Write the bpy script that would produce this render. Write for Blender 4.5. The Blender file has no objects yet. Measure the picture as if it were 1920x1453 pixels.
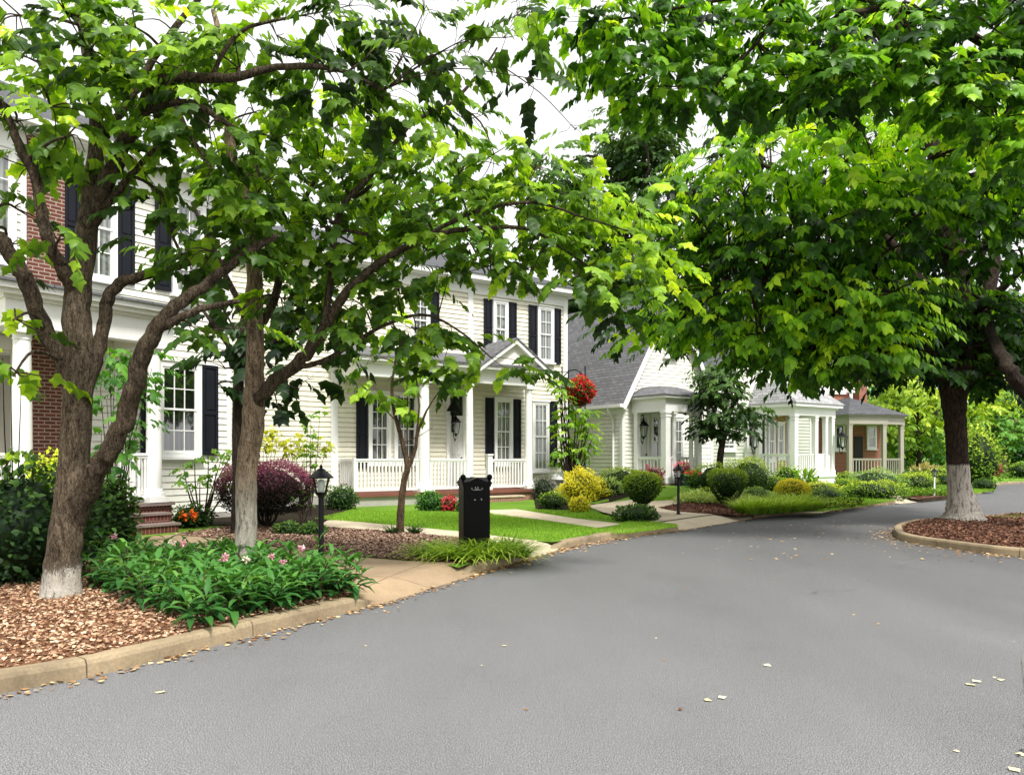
import bpy, math, random
import numpy as np
from mathutils import Matrix, Vector

random.seed(7)
RNG = np.random.RandomState(11)
PI = math.pi
scene = bpy.context.scene
COL = scene.collection

# ------------------------------------------------------------------ camera frame
FPX, CX, HY, EYE = 1450.0, 960.0, 855.0, 1.6      # focal length in photo pixels, centre, horizon row, eye height
ZG = 0.12                                         # yards stand one kerb above the road

def P(px, py, d):
    return Vector(((px - CX) / FPX * d, d, EYE - (py - HY) / FPX * d))

def G(px, py, z=0.0):
    d = FPX * (EYE - z) / (py - HY)
    return Vector(((px - CX) / FPX * d, d, z))

# ------------------------------------------------------------------ tagging
def tag(o, label=None, cat=None, group=None, kind=None):
    if label: o['label'] = label
    if cat: o['category'] = cat
    if group: o['group'] = group
    if kind: o['kind'] = kind
    return o

def empty(name, loc, rz=0.0, label=None, cat=None, group=None):
    o = bpy.data.objects.new(name, None)
    COL.objects.link(o)
    o.location = loc
    o.rotation_euler = (0, 0, rz)
    o.empty_display_size = 0.2
    return tag(o, label, cat, group)

def copy_tree(o, parent=None):
    c = o.copy()
    COL.objects.link(c)
    c.parent = parent
    for ch in list(o.children):
        copy_tree(ch, c)
    return c

# ------------------------------------------------------------------ mesh builder
class MB:
    def __init__(self, M=None):
        self.v, self.f, self.s = [], [], []
        self.M = M or Matrix.Identity(4)

    def add(self, verts, faces, smooth=False):
        b = len(self.v)
        self.v += [tuple(self.M @ Vector(p)) for p in verts]
        for fc in faces:
            self.f.append(tuple(b + i for i in fc))
            self.s.append(smooth)

    def box(self, x0, x1, y0, y1, z0, z1):
        v = [(x0, y0, z0), (x1, y0, z0), (x1, y1, z0), (x0, y1, z0), (x0, y0, z1), (x1, y0, z1), (x1, y1, z1), (x0, y1, z1)]
        self.add(v, [(0, 3, 2, 1), (4, 5, 6, 7), (0, 1, 5, 4), (1, 2, 6, 5), (2, 3, 7, 6), (3, 0, 4, 7)])

    def bevel_box(self, x0, x1, y0, y1, z0, z1, b=0.01):
        # chamfered upright edges and top rim
        ring = [(x0 + b, y0), (x1 - b, y0), (x1, y0 + b), (x1, y1 - b), (x1 - b, y1), (x0 + b, y1), (x0, y1 - b), (x0, y0 + b)]
        cx, cy = (x0 + x1) / 2, (y0 + y1) / 2
        ins = [(x + (b if x < cx else -b), y + (b if y < cy else -b)) for x, y in ring]
        v = [(x, y, z0) for x, y in ring] + [(x, y, z1 - b) for x, y in ring] + [(x, y, z1) for x, y in ins]
        f = [tuple(reversed(range(8)))]
        for k in range(2):
            for i in range(8):
                j = (i + 1) % 8
                f.append((k * 8 + i, k * 8 + j, k * 8 + 8 + j, k * 8 + 8 + i))
        f.append(tuple(range(16, 24)))
        self.add(v, f)

    def poly(self, pts):
        self.add(pts, [tuple(range(len(pts)))])

    def prism(self, poly, z0, z1):
        n = len(poly)
        v = [(p[0], p[1], z0) for p in poly] + [(p[0], p[1], z1) for p in poly]
        f = [tuple(reversed(range(n))), tuple(range(n, 2 * n))]
        for i in range(n):
            j = (i + 1) % n
            f.append((i, j, n + j, n + i))
        self.add(v, f)

    def prism_y(self, poly_xz, y0, y1):      # profile in x-z pushed along y
        n = len(poly_xz)
        v = [(p[0], y0, p[1]) for p in poly_xz] + [(p[0], y1, p[1]) for p in poly_xz]
        f = [tuple(range(n)), tuple(reversed(range(n, 2 * n)))]
        for i in range(n):
            j = (i + 1) % n
            f.append((i, n + i, n + j, j))
        self.add(v, f)

    def prism_x(self, poly_yz, x0, x1):
        n = len(poly_yz)
        v = [(x0, p[0], p[1]) for p in poly_yz] + [(x1, p[0], p[1]) for p in poly_yz]
        f = [tuple(reversed(range(n))), tuple(range(n, 2 * n))]
        for i in range(n):
            j = (i + 1) % n
            f.append((i, j, n + j, n + i))
        self.add(v, f)

    def lathe(self, x, y, prof, seg=18, rot=0.0, smooth=True):
        v, f = [], []
        n = len(prof)
        for k in range(seg):
            a = rot + 2 * PI * k / seg
            c, s = math.cos(a), math.sin(a)
            v += [(x + r * c, y + r * s, z) for r, z in prof]
        for k in range(seg):
            j = (k + 1) % seg
            for i in range(n - 1):
                f.append((k * n + i, j * n + i, j * n + i + 1, k * n + i + 1))
        if prof[0][0] > 1e-4: f.append(tuple(k * n for k in reversed(range(seg))))
        if prof[-1][0] > 1e-4: f.append(tuple(k * n + n - 1 for k in range(seg)))
        self.add(v, f, smooth)

    def tube(self, pts, radii, seg=8, wob=0.0, cap=True, smooth=True):
        pts = [Vector(p) for p in pts]
        n = len(pts)
        if not hasattr(radii, '__len__'): radii = [radii] * n
        v, f = [], []
        t = (pts[1] - pts[0]).normalized()
        ref = Vector((1, 0, 0)) if abs(t.x) < 0.8 else Vector((0, 1, 0))
        a = (ref - t * ref.dot(t)).normalized()
        for i in range(n):
            t = (pts[min(i + 1, n - 1)] - pts[max(i - 1, 0)])
            if t.length < 1e-9: t = Vector((0, 0, 1))
            t.normalize()
            a = (a - t * a.dot(t))
            a.normalize()
            b = t.cross(a)
            for k in range(seg):
                an = 2 * PI * k / seg
                r = radii[i] * (1 + (random.uniform(-wob, wob) if wob else 0))
                v.append(tuple(pts[i] + (a * math.cos(an) + b * math.sin(an)) * r))
        for i in range(n - 1):
            for k in range(seg):
                j = (k + 1) % seg
                f.append((i * seg + k, i * seg + j, (i + 1) * seg + j, (i + 1) * seg + k))
        if cap:
            f.append(tuple(reversed(range(seg))))
            f.append(tuple((n - 1) * seg + k for k in range(seg)))
        self.add(v, f, smooth)

    def build(self, name, mat, parent=None, sharp=38):
        me = bpy.data.meshes.new(name)
        me.from_pydata(self.v, [], self.f)
        me.polygons.foreach_set('use_smooth', self.s)
        uv = me.uv_layers.new(name='UVMap')
        # planar metre-true UVs on every face
        for p in me.polygons:
            n = p.normal
            t1 = Vector((0, 0, 1)).cross(n)
            if t1.length < 0.05: t1 = Vector((1, 0, 0))
            t1.normalize()
            t2 = n.cross(t1)
            for li in p.loop_indices:
                co = me.vertices[me.loops[li].vertex_index].co
                uv.data[li].uv = (co.dot(t1), co.dot(t2))
        me.materials.append(mat)
        me.validate()
        if any(self.s): me.set_sharp_from_angle(angle=math.radians(sharp))
        me.update()
        o = bpy.data.objects.new(name, me)
        COL.objects.link(o)
        if parent is not None: o.parent = parent
        return o

def smooth_path(pts, sub=4):
    """Catmull-Rom through (Vector, radius) pairs."""
    P_ = [Vector(p[0]) for p in pts]; R_ = [p[1] for p in pts]
    out, rad = [], []
    n = len(P_)
    for i in range(n - 1):
        p0 = P_[max(i - 1, 0)]; p1 = P_[i]; p2 = P_[i + 1]; p3 = P_[min(i + 2, n - 1)]
        for k in range(sub):
            t = k / sub
            out.append(0.5 * ((2 * p1) + (p2 - p0) * t + (2 * p0 - 5 * p1 + 4 * p2 - p3) * t * t + (3 * p1 - p0 - 3 * p2 + p3) * t ** 3))
            rad.append(R_[i] * (1 - t) + R_[i + 1] * t)
    out.append(P_[-1]); rad.append(R_[-1])
    return out, rad

# ------------------------------------------------------------------ materials
def new_mat(name):
    m = bpy.data.materials.new(name)
    m.use_nodes = True
    nt = m.node_tree
    bs = nt.nodes['Principled BSDF']
    return m, nt, bs

def N(nt, typ, **kw):
    n = nt.nodes.new(typ)
    for k, v in kw.items(): setattr(n, k, v)
    return n

def ramp(nt, fac, stops):
    r = N(nt, 'ShaderNodeValToRGB')
    els = r.color_ramp.elements
    while len(els) < len(stops): els.new(0.5)
    for e, (p, c) in zip(els, stops):
        e.position = p
        e.color = (c[0], c[1], c[2], 1)
    nt.links.new(fac, r.inputs[0])
    return r.outputs[0]

def coords(nt, kind='Object', scale=None):
    tc = N(nt, 'ShaderNodeTexCoord')
    o = tc.outputs[kind]
    if scale is not None:
        mp = N(nt, 'ShaderNodeMapping')
        mp.inputs['Scale'].default_value = scale if hasattr(scale, '__len__') else (scale,) * 3
        nt.links.new(o, mp.inputs[0])
        o = mp.outputs[0]
    return o

def noise(nt, vec, scale, detail=4.0, rough=0.55):
    n = N(nt, 'ShaderNodeTexNoise')
    n.inputs['Scale'].default_value = scale
    n.inputs['Detail'].default_value = detail
    n.inputs['Roughness'].default_value = rough
    nt.links.new(vec, n.inputs['Vector'])
    return n.outputs['Fac']

def bump(nt, bs, h, strength=0.3, dist=0.01):
    b = N(nt, 'ShaderNodeBump')
    b.inputs['Strength'].default_value = strength
    b.inputs['Distance'].default_value = dist
    nt.links.new(h, b.inputs['Height'])
    nt.links.new(b.outputs[0], bs.inputs['Normal'])

def mixc(nt, fac, a, b, blend='MIX'):
    m = N(nt, 'ShaderNodeMix', data_type='RGBA', blend_type=blend)
    for s, v in ((m.inputs[0], fac), (m.inputs[6], a), (m.inputs[7], b)):
        if hasattr(v, 'links'): nt.links.new(v, s)
        elif hasattr(v, '__len__'): s.default_value = (v[0], v[1], v[2], 1)
        else: s.default_value = v
    return m.outputs[2]

def paint(name, col, rough=0.5, var=0.12, scale=1.2, dirt=0.0, spec=0.4):
    m, nt, bs = new_mat(name)
    c = coords(nt)
    n = noise(nt, c, scale, 6)
    lo = tuple(x * (1 - var) for x in col); hi = tuple(min(1, x * (1 + var * 0.5)) for x in col)
    cc = ramp(nt, n, [(0.3, lo), (0.7, hi)])
    if dirt:
        n2 = noise(nt, coords(nt, 'Object', (1.5, 1.5, 0.5)), 3.0, 8, 0.7)
        f = ramp(nt, n2, [(0.5, (0, 0, 0)), (0.8, (dirt,) * 3)])
        cc = mixc(nt, f, cc, tuple(x * 0.45 for x in col))
    nt.links.new(cc, bs.inputs['Base Color'])
    bs.inputs['Roughness'].default_value = rough
    bs.inputs['Specular IOR Level'].default_value = spec
    n3 = noise(nt, c, 60, 3)
    bump(nt, bs, n3, 0.08, 0.003)
    return m

def asphalt():
    m, nt, bs = new_mat('asphalt')
    c = coords(nt)
    fine = noise(nt, c, 135, 3, 0.8)
    mid = noise(nt, c, 22, 5, 0.6)
    big = noise(nt, coords(nt, 'Object', (0.55, 0.2, 1)), 1.0, 4, 0.6)
    a = ramp(nt, fine, [(0.36, (0.020, 0.020, 0.021)), (0.5, (0.128, 0.128, 0.131)), (0.63, (0.44, 0.44, 0.445))])
    b = ramp(nt, big, [(0.30, (0.84, 0.84, 0.845)), (0.7, (1.06, 1.06, 1.06))])
    cc = mixc(nt, 1.0, a, b, 'MULTIPLY')
    # shaded-to-bright gradient painted into the asphalt: darker far off, paler close by
    sx = N(nt, 'ShaderNodeSeparateXYZ'); nt.links.new(c, sx.inputs[0])
    g1 = N(nt, 'ShaderNodeMath', operation='MULTIPLY_ADD'); nt.links.new(sx.outputs['X'], g1.inputs[0]); g1.inputs[1].default_value = .9; nt.links.new(sx.outputs['Y'], g1.inputs[2])
    wv = noise(nt, coords(nt, 'Object', (.5, .16, 1)), 1.3, 3)
    g2 = N(nt, 'ShaderNodeMath', operation='MULTIPLY_ADD'); nt.links.new(wv, g2.inputs[0]); g2.inputs[1].default_value = 7; nt.links.new(g1.outputs[0], g2.inputs[2])
    g3 = N(nt, 'ShaderNodeMapRange'); nt.links.new(g2.outputs[0], g3.inputs['Value']); g3.inputs['From Min'].default_value = 3; g3.inputs['From Max'].default_value = 22; g3.inputs['To Min'].default_value = 1; g3.inputs['To Max'].default_value = 0
    shade_grad = ramp(nt, g3.outputs[0], [(0, (.70, .70, .705)), (1, (1.12, 1.12, 1.12))])
    cc = mixc(nt, 1.0, cc, shade_grad, 'MULTIPLY')
    b2 = ramp(nt, mid, [(0.3, (0.86, 0.86, 0.86)), (0.7, (1.08, 1.08, 1.08))])
    cc = mixc(nt, 1.0, cc, b2, 'MULTIPLY')
    st = ramp(nt, noise(nt, c, .75, 7, .72), [(.30, (.90, .90, .90)), (.46, (1, 1, 1)), (.62, (1, 1, 1)), (.75, (1.10, 1.09, 1.07))])
    cc = mixc(nt, 1.0, cc, st, 'MULTIPLY')
    # hairline cracks, sparse
    vo = N(nt, 'ShaderNodeTexVoronoi', feature='DISTANCE_TO_EDGE')
    vo.inputs['Scale'].default_value = 0.35
    wn = N(nt, 'ShaderNodeTexNoise'); wn.inputs['Scale'].default_value = 2.2; wn.inputs['Detail'].default_value = 6
    nt.links.new(c, wn.inputs['Vector'])
    mv = mixc(nt, 0.22, c, wn.outputs['Color'])
    nt.links.new(mv, vo.inputs['Vector'])
    cr = ramp(nt, vo.outputs['Distance'], [(0.0, (1, 1, 1)), (0.003, (0, 0, 0))])
    gate = ramp(nt, noise(nt, c, 0.35, 2), [(0.60, (0, 0, 0)), (0.68, (0.6, 0.6, 0.6))])
    f = mixc(nt, 1.0, cr, gate, 'MULTIPLY')
    cc = mixc(nt, f, cc, (0.03, 0.03, 0.03))
    nt.links.new(cc, bs.inputs['Base Color'])
    bs.inputs['Roughness'].default_value = 0.82
    bs.inputs['Specular IOR Level'].default_value = 0.35
    bump(nt, bs, fine, 0.18, 0.003)
    return m

def concrete(name, col, stain=0.5, grain=70, joints=None):
    m, nt, bs = new_mat(name)
    c = coords(nt)
    fine = noise(nt, c, grain, 4, 0.7)
    big = noise(nt, c, 1.1, 6, 0.65)
    a = ramp(nt, fine, [(0.3, tuple(x * 0.78 for x in col)), (0.7, tuple(min(1, x * 1.15) for x in col))])
    b = ramp(nt, big, [(0.3, (1 - stain,) * 3), (0.65, (1.05, 1.05, 1.05))])
    cc = mixc(nt, 1.0, a, b, 'MULTIPLY')
    if joints:
        br = N(nt, 'ShaderNodeTexBrick')
        br.offset = 0
        br.inputs['Scale'].default_value = 1.0
        br.inputs['Brick Width'].default_value = joints[0]
        br.inputs['Row Height'].default_value = joints[1]
        br.inputs['Mortar Size'].default_value = 0.008
        br.inputs['Color1'].default_value = (1, 1, 1, 1); br.inputs['Color2'].default_value = (0.94, 0.94, 0.94, 1)
        br.inputs['Mortar'].default_value = (0.45, 0.42, 0.38, 1)
        mp = N(nt, 'ShaderNodeMapping'); mp.inputs['Rotation'].default_value = (0, 0, joints[2])
        nt.links.new(c, mp.inputs[0]); nt.links.new(mp.outputs[0], br.inputs['Vector'])
        cc = mixc(nt, 1.0, cc, br.outputs['Color'], 'MULTIPLY')
    nt.links.new(cc, bs.inputs['Base Color'])
    bs.inputs['Roughness'].default_value = 0.9
    bump(nt, bs, fine, 0.18, 0.003)
    return m

def brick(name, c1, c2, mortar, w=0.215, h=0.075, ms=0.011, rot=0.0):
    m, nt, bs = new_mat(name)
    c = coords(nt, 'UV')
    br = N(nt, 'ShaderNodeTexBrick')
    br.inputs['Scale'].default_value = 1.0
    br.inputs['Brick Width'].default_value = w
    br.inputs['Row Height'].default_value = h
    br.inputs['Mortar Size'].default_value = ms
    br.inputs['Mortar Smooth'].default_value = 0.15
    br.inputs['Bias'].default_value = -0.1
    br.inputs['Color1'].default_value = (*c1, 1); br.inputs['Color2'].default_value = (*c2, 1)
    br.inputs['Mortar'].default_value = (*mortar, 1)
    nt.links.new(c, br.inputs['Vector'])
    n = noise(nt, c, 18, 5, 0.7)
    v = ramp(nt, n, [(0.25, (0.7, 0.7, 0.7)), (0.75, (1.15, 1.15, 1.15))])
    cc = mixc(nt, 1.0, br.outputs['Color'], v, 'MULTIPLY')
    nt.links.new(cc, bs.inputs['Base Color'])
    bs.inputs['Roughness'].default_value = 0.88
    inv = N(nt, 'ShaderNodeMath', operation='SUBTRACT'); inv.inputs[0].default_value = 1.0
    nt.links.new(br.outputs['Fac'], inv.inputs[1])
    bump(nt, bs, inv.outputs[0], 0.5, 0.008)
    return m

def shingles(name, col):
    return brick(name, tuple(x * 0.8 for x in col), tuple(x * 1.2 for x in col), tuple(x * 0.42 for x in col), 0.30, 0.14, 0.012)

def bark(name, dark, mid, light, white_z=None, white_col=(0.62, 0.60, 0.56), speck=0.0):
    m, nt, bs = new_mat(name)
    c = coords(nt)
    st = coords(nt, 'Object', (1, 1, 0.22))
    n1 = noise(nt, st, 26, 8, 0.72)
    n1b = noise(nt, coords(nt, 'Object', (1, 1, .4)), 75, 4, 0.7)
    mm = N(nt, 'ShaderNodeMath', operation='MULTIPLY_ADD'); nt.links.new(n1b, mm.inputs[0]); mm.inputs[1].default_value = .45
    m0 = N(nt, 'ShaderNodeMath', operation='MULTIPLY'); nt.links.new(n1, m0.inputs[0]); m0.inputs[1].default_value = .55; nt.links.new(m0.outputs[0], mm.inputs[2]); n1 = mm.outputs[0]
    n2 = noise(nt, c, 4.5, 5, 0.6)
    cc = ramp(nt, n1, [(0.41, dark), (0.51, mid), (0.62, light)])
    v = ramp(nt, n2, [(0.3, (0.55, 0.55, 0.55)), (0.7, (1.2, 1.2, 1.2))])
    cc = mixc(nt, 1.0, cc, v, 'MULTIPLY')
    if white_z:
        sep = N(nt, 'ShaderNodeSeparateXYZ'); nt.links.new(c, sep.inputs[0])
        ad = N(nt, 'ShaderNodeMath', operation='MULTIPLY_ADD')
        nt.links.new(n1, ad.inputs[0]); ad.inputs[1].default_value = white_z[1]; nt.links.new(sep.outputs['Z'], ad.inputs[2])
        mr = N(nt, 'ShaderNodeMapRange')
        nt.links.new(ad.outputs[0], mr.inputs['Value'])
        edge = white_z[0] + white_z[1] * 0.5
        mr.inputs['From Min'].default_value = edge - white_z[2]; mr.inputs['From Max'].default_value = edge + white_z[2]
        mr.inputs['To Min'].default_value = 1.0; mr.inputs['To Max'].default_value = 0.0
        wn = noise(nt, st, 16, 6, 0.75)
        wc = ramp(nt, wn, [(0.40, tuple(x * 0.28 for x in white_col)), (0.49, tuple(x * 0.85 for x in white_col)), (0.60, white_col)])
        cc = mixc(nt, mr.outputs[0], cc, wc)
    nt.links.new(cc, bs.inputs['Base Color'])
    bs.inputs['Roughness'].default_value = 0.92
    bs.inputs['Specular IOR Level'].default_value = 0.2
    bump(nt, bs, n1, 1.0, 0.07)
    return m

def leaf_mat(name, transl=0.4, rough=0.42, gain=1.0, spec=0.4):
    m, nt, bs = new_mat(name)
    at = N(nt, 'ShaderNodeAttribute', attribute_name='Col')
    col = at.outputs['Color']
    if gain != 1.0: col = mixc(nt, 1.0, col, (gain,) * 3, 'MULTIPLY')
    nt.links.new(col, bs.inputs['Base Color'])
    bs.inputs['Roughness'].default_value = rough
    bs.inputs['Specular IOR Level'].default_value = spec
    tr = N(nt, 'ShaderNodeBsdfTranslucent')
    tc = mixc(nt, 1.0, col, (1.5, 1.45, 0.55), 'MULTIPLY')
    nt.links.new(tc, tr.inputs['Color'])
    mx = N(nt, 'ShaderNodeMixShader'); mx.inputs[0].default_value = transl
    nt.links.new(bs.outputs[0], mx.inputs[1]); nt.links.new(tr.outputs[0], mx.inputs[2])
    nt.links.new(mx.outputs[0], nt.nodes['Material Output'].inputs['Surface'])
    return m

def attr_mat(name, rough=0.8):
    m, nt, bs = new_mat(name)
    at = N(nt, 'ShaderNodeAttribute', attribute_name='Col')
    nt.links.new(at.outputs['Color'], bs.inputs['Base Color'])
    bs.inputs['Roughness'].default_value = rough
    bs.inputs['Specular IOR Level'].default_value = 0.25
    return m

def ground_mat(name, stops, scale, bscale=1.2, bstr=0.6):
    m, nt, bs = new_mat(name)
    c = coords(nt)
    n = noise(nt, c, scale, 6, 0.7)
    cc = ramp(nt, n, stops)
    b = ramp(nt, noise(nt, c, bscale, 4), [(0.3, (0.72, 0.72, 0.72)), (0.7, (1.12, 1.12, 1.12))])
    cc = mixc(nt, 1.0, cc, b, 'MULTIPLY')
    nt.links.new(cc, bs.inputs['Base Color'])
    bs.inputs['Roughness'].default_value = 0.95
    bs.inputs['Specular IOR Level'].default_value = 0.1
    bump(nt, bs, n, bstr, 0.03)
    return m

def glass_mat(name='window_glass', refl=0.16, tint=(0.86, 0.9, 0.9)):
    m, nt, bs = new_mat(name)
    nt.nodes.remove(bs)
    tr = N(nt, 'ShaderNodeBsdfTransparent'); tr.inputs[0].default_value = (*tint, 1)
    gl = N(nt, 'ShaderNodeBsdfGlossy'); gl.inputs['Roughness'].default_value = 0.03
    n = noise(nt, coords(nt), 1.5, 2)
    b = N(nt, 'ShaderNodeBump'); b.inputs['Strength'].default_value = 0.05; b.inputs['Distance'].default_value = 0.05
    nt.links.new(n, b.inputs['Height']); nt.links.new(b.outputs[0], gl.inputs['Normal'])
    mx = N(nt, 'ShaderNodeMixShader'); mx.inputs[0].default_value = refl
    nt.links.new(tr.outputs[0], mx.inputs[1]); nt.links.new(gl.outputs[0], mx.inputs[2])
    nt.links.new(mx.outputs[0], nt.nodes['Material Output'].inputs['Surface'])
    return m

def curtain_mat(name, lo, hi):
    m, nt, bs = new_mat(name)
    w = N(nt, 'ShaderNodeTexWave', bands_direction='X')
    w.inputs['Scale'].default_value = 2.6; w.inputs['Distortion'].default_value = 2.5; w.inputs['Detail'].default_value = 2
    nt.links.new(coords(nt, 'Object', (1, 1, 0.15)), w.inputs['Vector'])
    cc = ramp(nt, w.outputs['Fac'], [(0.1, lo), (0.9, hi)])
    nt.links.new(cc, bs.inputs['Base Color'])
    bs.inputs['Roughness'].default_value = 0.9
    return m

M = {}
M['asphalt'] = asphalt()
M['kerb'] = concrete('kerb_concrete', (0.37, 0.285, 0.175), 0.62, 45)
M['drive'] = concrete('drive_concrete', (0.40, 0.285, 0.175), 0.35, 60, (1.9, 2.2, 0.25))
M['path'] = concrete('path_concrete', (0.62, 0.52, 0.375), 0.2, 60, (1.4, 1.4, 0.6))
M['mulch_tan'] = ground_mat('tan_mulch', [(0.3, (0.05, 0.022, 0.012)), (0.5, (0.20, 0.095, 0.05)), (0.7, (0.42, 0.25, 0.15))], 38)
M['mulch_brown'] = ground_mat('brown_mulch', [(0.3, (0.05, 0.026, 0.018)), (0.5, (0.19, 0.11, 0.075)), (0.72, (0.36, 0.24, 0.17))], 42)
M['mulch_red'] = ground_mat('red_mulch', [(0.3, (0.018, 0.008, 0.006)), (0.5, (0.075, 0.028, 0.018)), (0.72, (0.17, 0.07, 0.045))], 42)
M['soil'] = ground_mat('dark_soil', [(0.3, (0.008, 0.007, 0.005)), (0.6, (0.03, 0.022, 0.014)), (0.8, (0.05, 0.04, 0.025))], 30)
M['lawn'] = ground_mat('lawn_turf', [(0.3, (0.055, 0.13, 0.012)), (0.5, (0.13, 0.26, 0.025)), (0.7, (0.22, 0.37, 0.045))], 60, 0.6, 0.5)
M['far_grass'] = ground_mat('far_turf', [(0.3, (0.06, 0.14, 0.02)), (0.7, (0.18, 0.31, 0.05))], 8, 0.2, 0.4)
M['verge'] = ground_mat('dry_verge', [(0.3, (0.14, 0.135, 0.125)), (0.55, (0.26, 0.255, 0.24)), (0.75, (0.40, 0.39, 0.36))], 60)
M['brick'] = brick('red_brick', (0.16, 0.04, 0.026), (0.10, 0.026, 0.020), (0.36, 0.29, 0.23))
M['brick_far'] = brick('orange_brick', (0.30, 0.085, 0.045), (0.22, 0.06, 0.035), (0.40, 0.26, 0.19))
M['brick_step'] = brick('step_brick', (0.13, 0.030, 0.020), (0.085, 0.022, 0.016), (0.26, 0.16, 0.12), 0.075, 0.22, 0.006)
M['brick_pale'] = brick('pale_step_brick', (0.34, 0.17, 0.12), (0.28, 0.13, 0.10), (0.42, 0.32, 0.26), 0.075, 0.22, 0.006)
M['tread'] = concrete('stone_tread', (0.26, 0.20, 0.18), 0.4, 60)
M['tread_red'] = concrete('red_tread', (0.20, 0.07, 0.05), 0.3, 60)
M['siding'] = paint('cream_siding', (0.76, 0.725, 0.60), 0.55, 0.06, 0.8, 0.26)
M['siding_white'] = paint('white_siding', (0.83, 0.815, 0.74), 0.55, 0.05, 0.8, 0.24)
M['siding_sage'] = paint('sage_siding', (0.52, 0.54, 0.47), 0.55, 0.08, 0.8, 0.12)
M['siding_tan'] = paint('tan_siding', (0.50, 0.26, 0.09), 0.6, 0.1, 0.8)
M['white'] = paint('white_trim', (0.83, 0.83, 0.81), 0.42, 0.06, 0.9, 0.08)
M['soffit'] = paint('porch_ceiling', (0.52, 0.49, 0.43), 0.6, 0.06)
M['greige'] = paint('greige_trim', (0.36, 0.335, 0.28), 0.5, 0.08)
M['shutter'] = paint('black_shutter_paint', (0.010, 0.011, 0.017), 0.42, 0.2, 3, 0, 0.22)
M['black'] = paint('black_metal', (0.003, 0.003, 0.0045), 0.35, 0.25, 5, 0, 0.25)
M['mail_black'] = paint('mailbox_black', (0.0012, 0.0012, 0.0015), 0.42, 0.3, 3, 0, 0.13)
M['silver'] = paint('silver_lettering', (0.42, 0.42, 0.42), 0.35, 0.3, 20)
M['grey_skirt'] = paint('grey_skirt', (0.40, 0.38, 0.34), 0.7, 0.15, 2, 0.2)
M['door_white'] = paint('white_door_paint', (0.72, 0.72, 0.70), 0.4, 0.05)
M['dark_room'] = paint('dark_interior', (0.03, 0.03, 0.03), 0.8, 0.2)
M['roof_grey'] = shingles('grey_shingles', (0.155, 0.155, 0.165))
M['roof_pale'] = shingles('pale_shingles', (0.36, 0.365, 0.37))
M['roof_dark'] = shingles('slate_shingles', (0.085, 0.088, 0.098))
M['glass'] = glass_mat()
M['glass_mirror'] = glass_mat('dark_window_glass', 0.30, (0.55, 0.6, 0.58))
M['lamp_glass'] = glass_mat('lamp_glass', 0.12, (0.92, 0.94, 0.94))
M['frost'] = paint('frosted_bulb', (0.72, 0.72, 0.69), 0.4, 0.05)
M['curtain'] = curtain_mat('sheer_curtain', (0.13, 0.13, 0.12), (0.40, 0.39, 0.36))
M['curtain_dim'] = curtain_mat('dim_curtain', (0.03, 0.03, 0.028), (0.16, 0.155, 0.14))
M['leaf'] = leaf_mat('tree_leaf', .50, .42, 2.0, .3)
M['leaf_far'] = leaf_mat('far_leaf', 0.35, 0.55, 1.7, .25)
M['shrub'] = leaf_mat('shrub_leaf', 0.25, 0.5, 1.7, .2)
M['grass'] = leaf_mat('grass_blade', 0.3, 0.55, 1.35, .15)
M['petal'] = leaf_mat('petal', 0.3, 0.6)
M['chip'] = attr_mat('chips', 0.85)
M['bark_a'] = bark('grey_brown_bark', (0.026, 0.019, 0.012), (0.125, 0.095, 0.062), (0.26, 0.205, 0.145), (0.28, 0.9, 0.05), (0.66, 0.62, 0.54))
M['bark_b'] = bark('pale_flaking_bark', (0.085, 0.055, 0.034), (0.33, 0.235, 0.155), (0.54, 0.43, 0.32), (1.0, 1.5, 0.30), (0.60, 0.55, 0.47))
M['bark_c'] = bark('dark_bark_white_base', (0.009, 0.006, 0.005), (0.042, 0.028, 0.019), (0.11, 0.078, 0.055), (1.27, 0.35, 0.02), (0.54, 0.49, 0.43))
M['bark_limb'] = bark('shaded_limb_bark', (0.016, 0.011, 0.007), (0.085, 0.062, 0.040), (0.20, 0.155, 0.105))  # limb bark darkened: shade under the canopy painted into its colour
M['bark_dark'] = bark('dark_bark', (0.010, 0.008, 0.006), (0.045, 0.032, 0.023), (0.10, 0.075, 0.055))
M['bark_young'] = bark('young_bark', (0.03, 0.018, 0.010), (0.12, 0.078, 0.045), (0.21, 0.15, 0.09))
M['bark_pale'] = bark('pale_bark', (0.10, 0.075, 0.05), (0.22, 0.17, 0.12), (0.36, 0.29, 0.21))
# ------------------------------------------------------------------ foliage engine (numpy)
def unit(a):
    return a / np.maximum(np.linalg.norm(a, axis=-1, keepdims=True), 1e-9)

# leaf templates: verts (x side, y along, z lift) and faces
T_MAPLE = (np.array([(0, 0, 0), (0, .45, .02), (0, 1, -.22), (.24, .04, -.02), (.50, .40, -.12), (.26, .56, -.10),
                     (-.24, .04, -.02), (-.50, .40, -.12), (-.26, .56, -.10)]),
           [(0, 3, 4, 1), (1, 4, 5, 2), (0, 1, 7, 6), (1, 2, 8, 7)])
T_OVAL = (np.array([(0, 0, 0), (.27, .32, -.03), (.20, .70, -.09), (0, 1, -.26), (-.20, .70, -.09), (-.27, .32, -.03), (0, .5, .03)]),
          [(0, 1, 6), (1, 2, 6), (2, 3, 6), (3, 4, 6), (4, 5, 6), (5, 0, 6)])
T_POINT = (np.array([(0, 0, 0), (.27, .42, -.07), (0, 1, -.26), (-.27, .42, -.07)]), [(0, 1, 2), (0, 2, 3)])
T_LANCE = (np.array([(0, 0, 0), (.17, .45, -.05), (0, 1, -.24), (-.17, .45, -.05)]), [(0, 1, 2), (0, 2, 3)])
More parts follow.
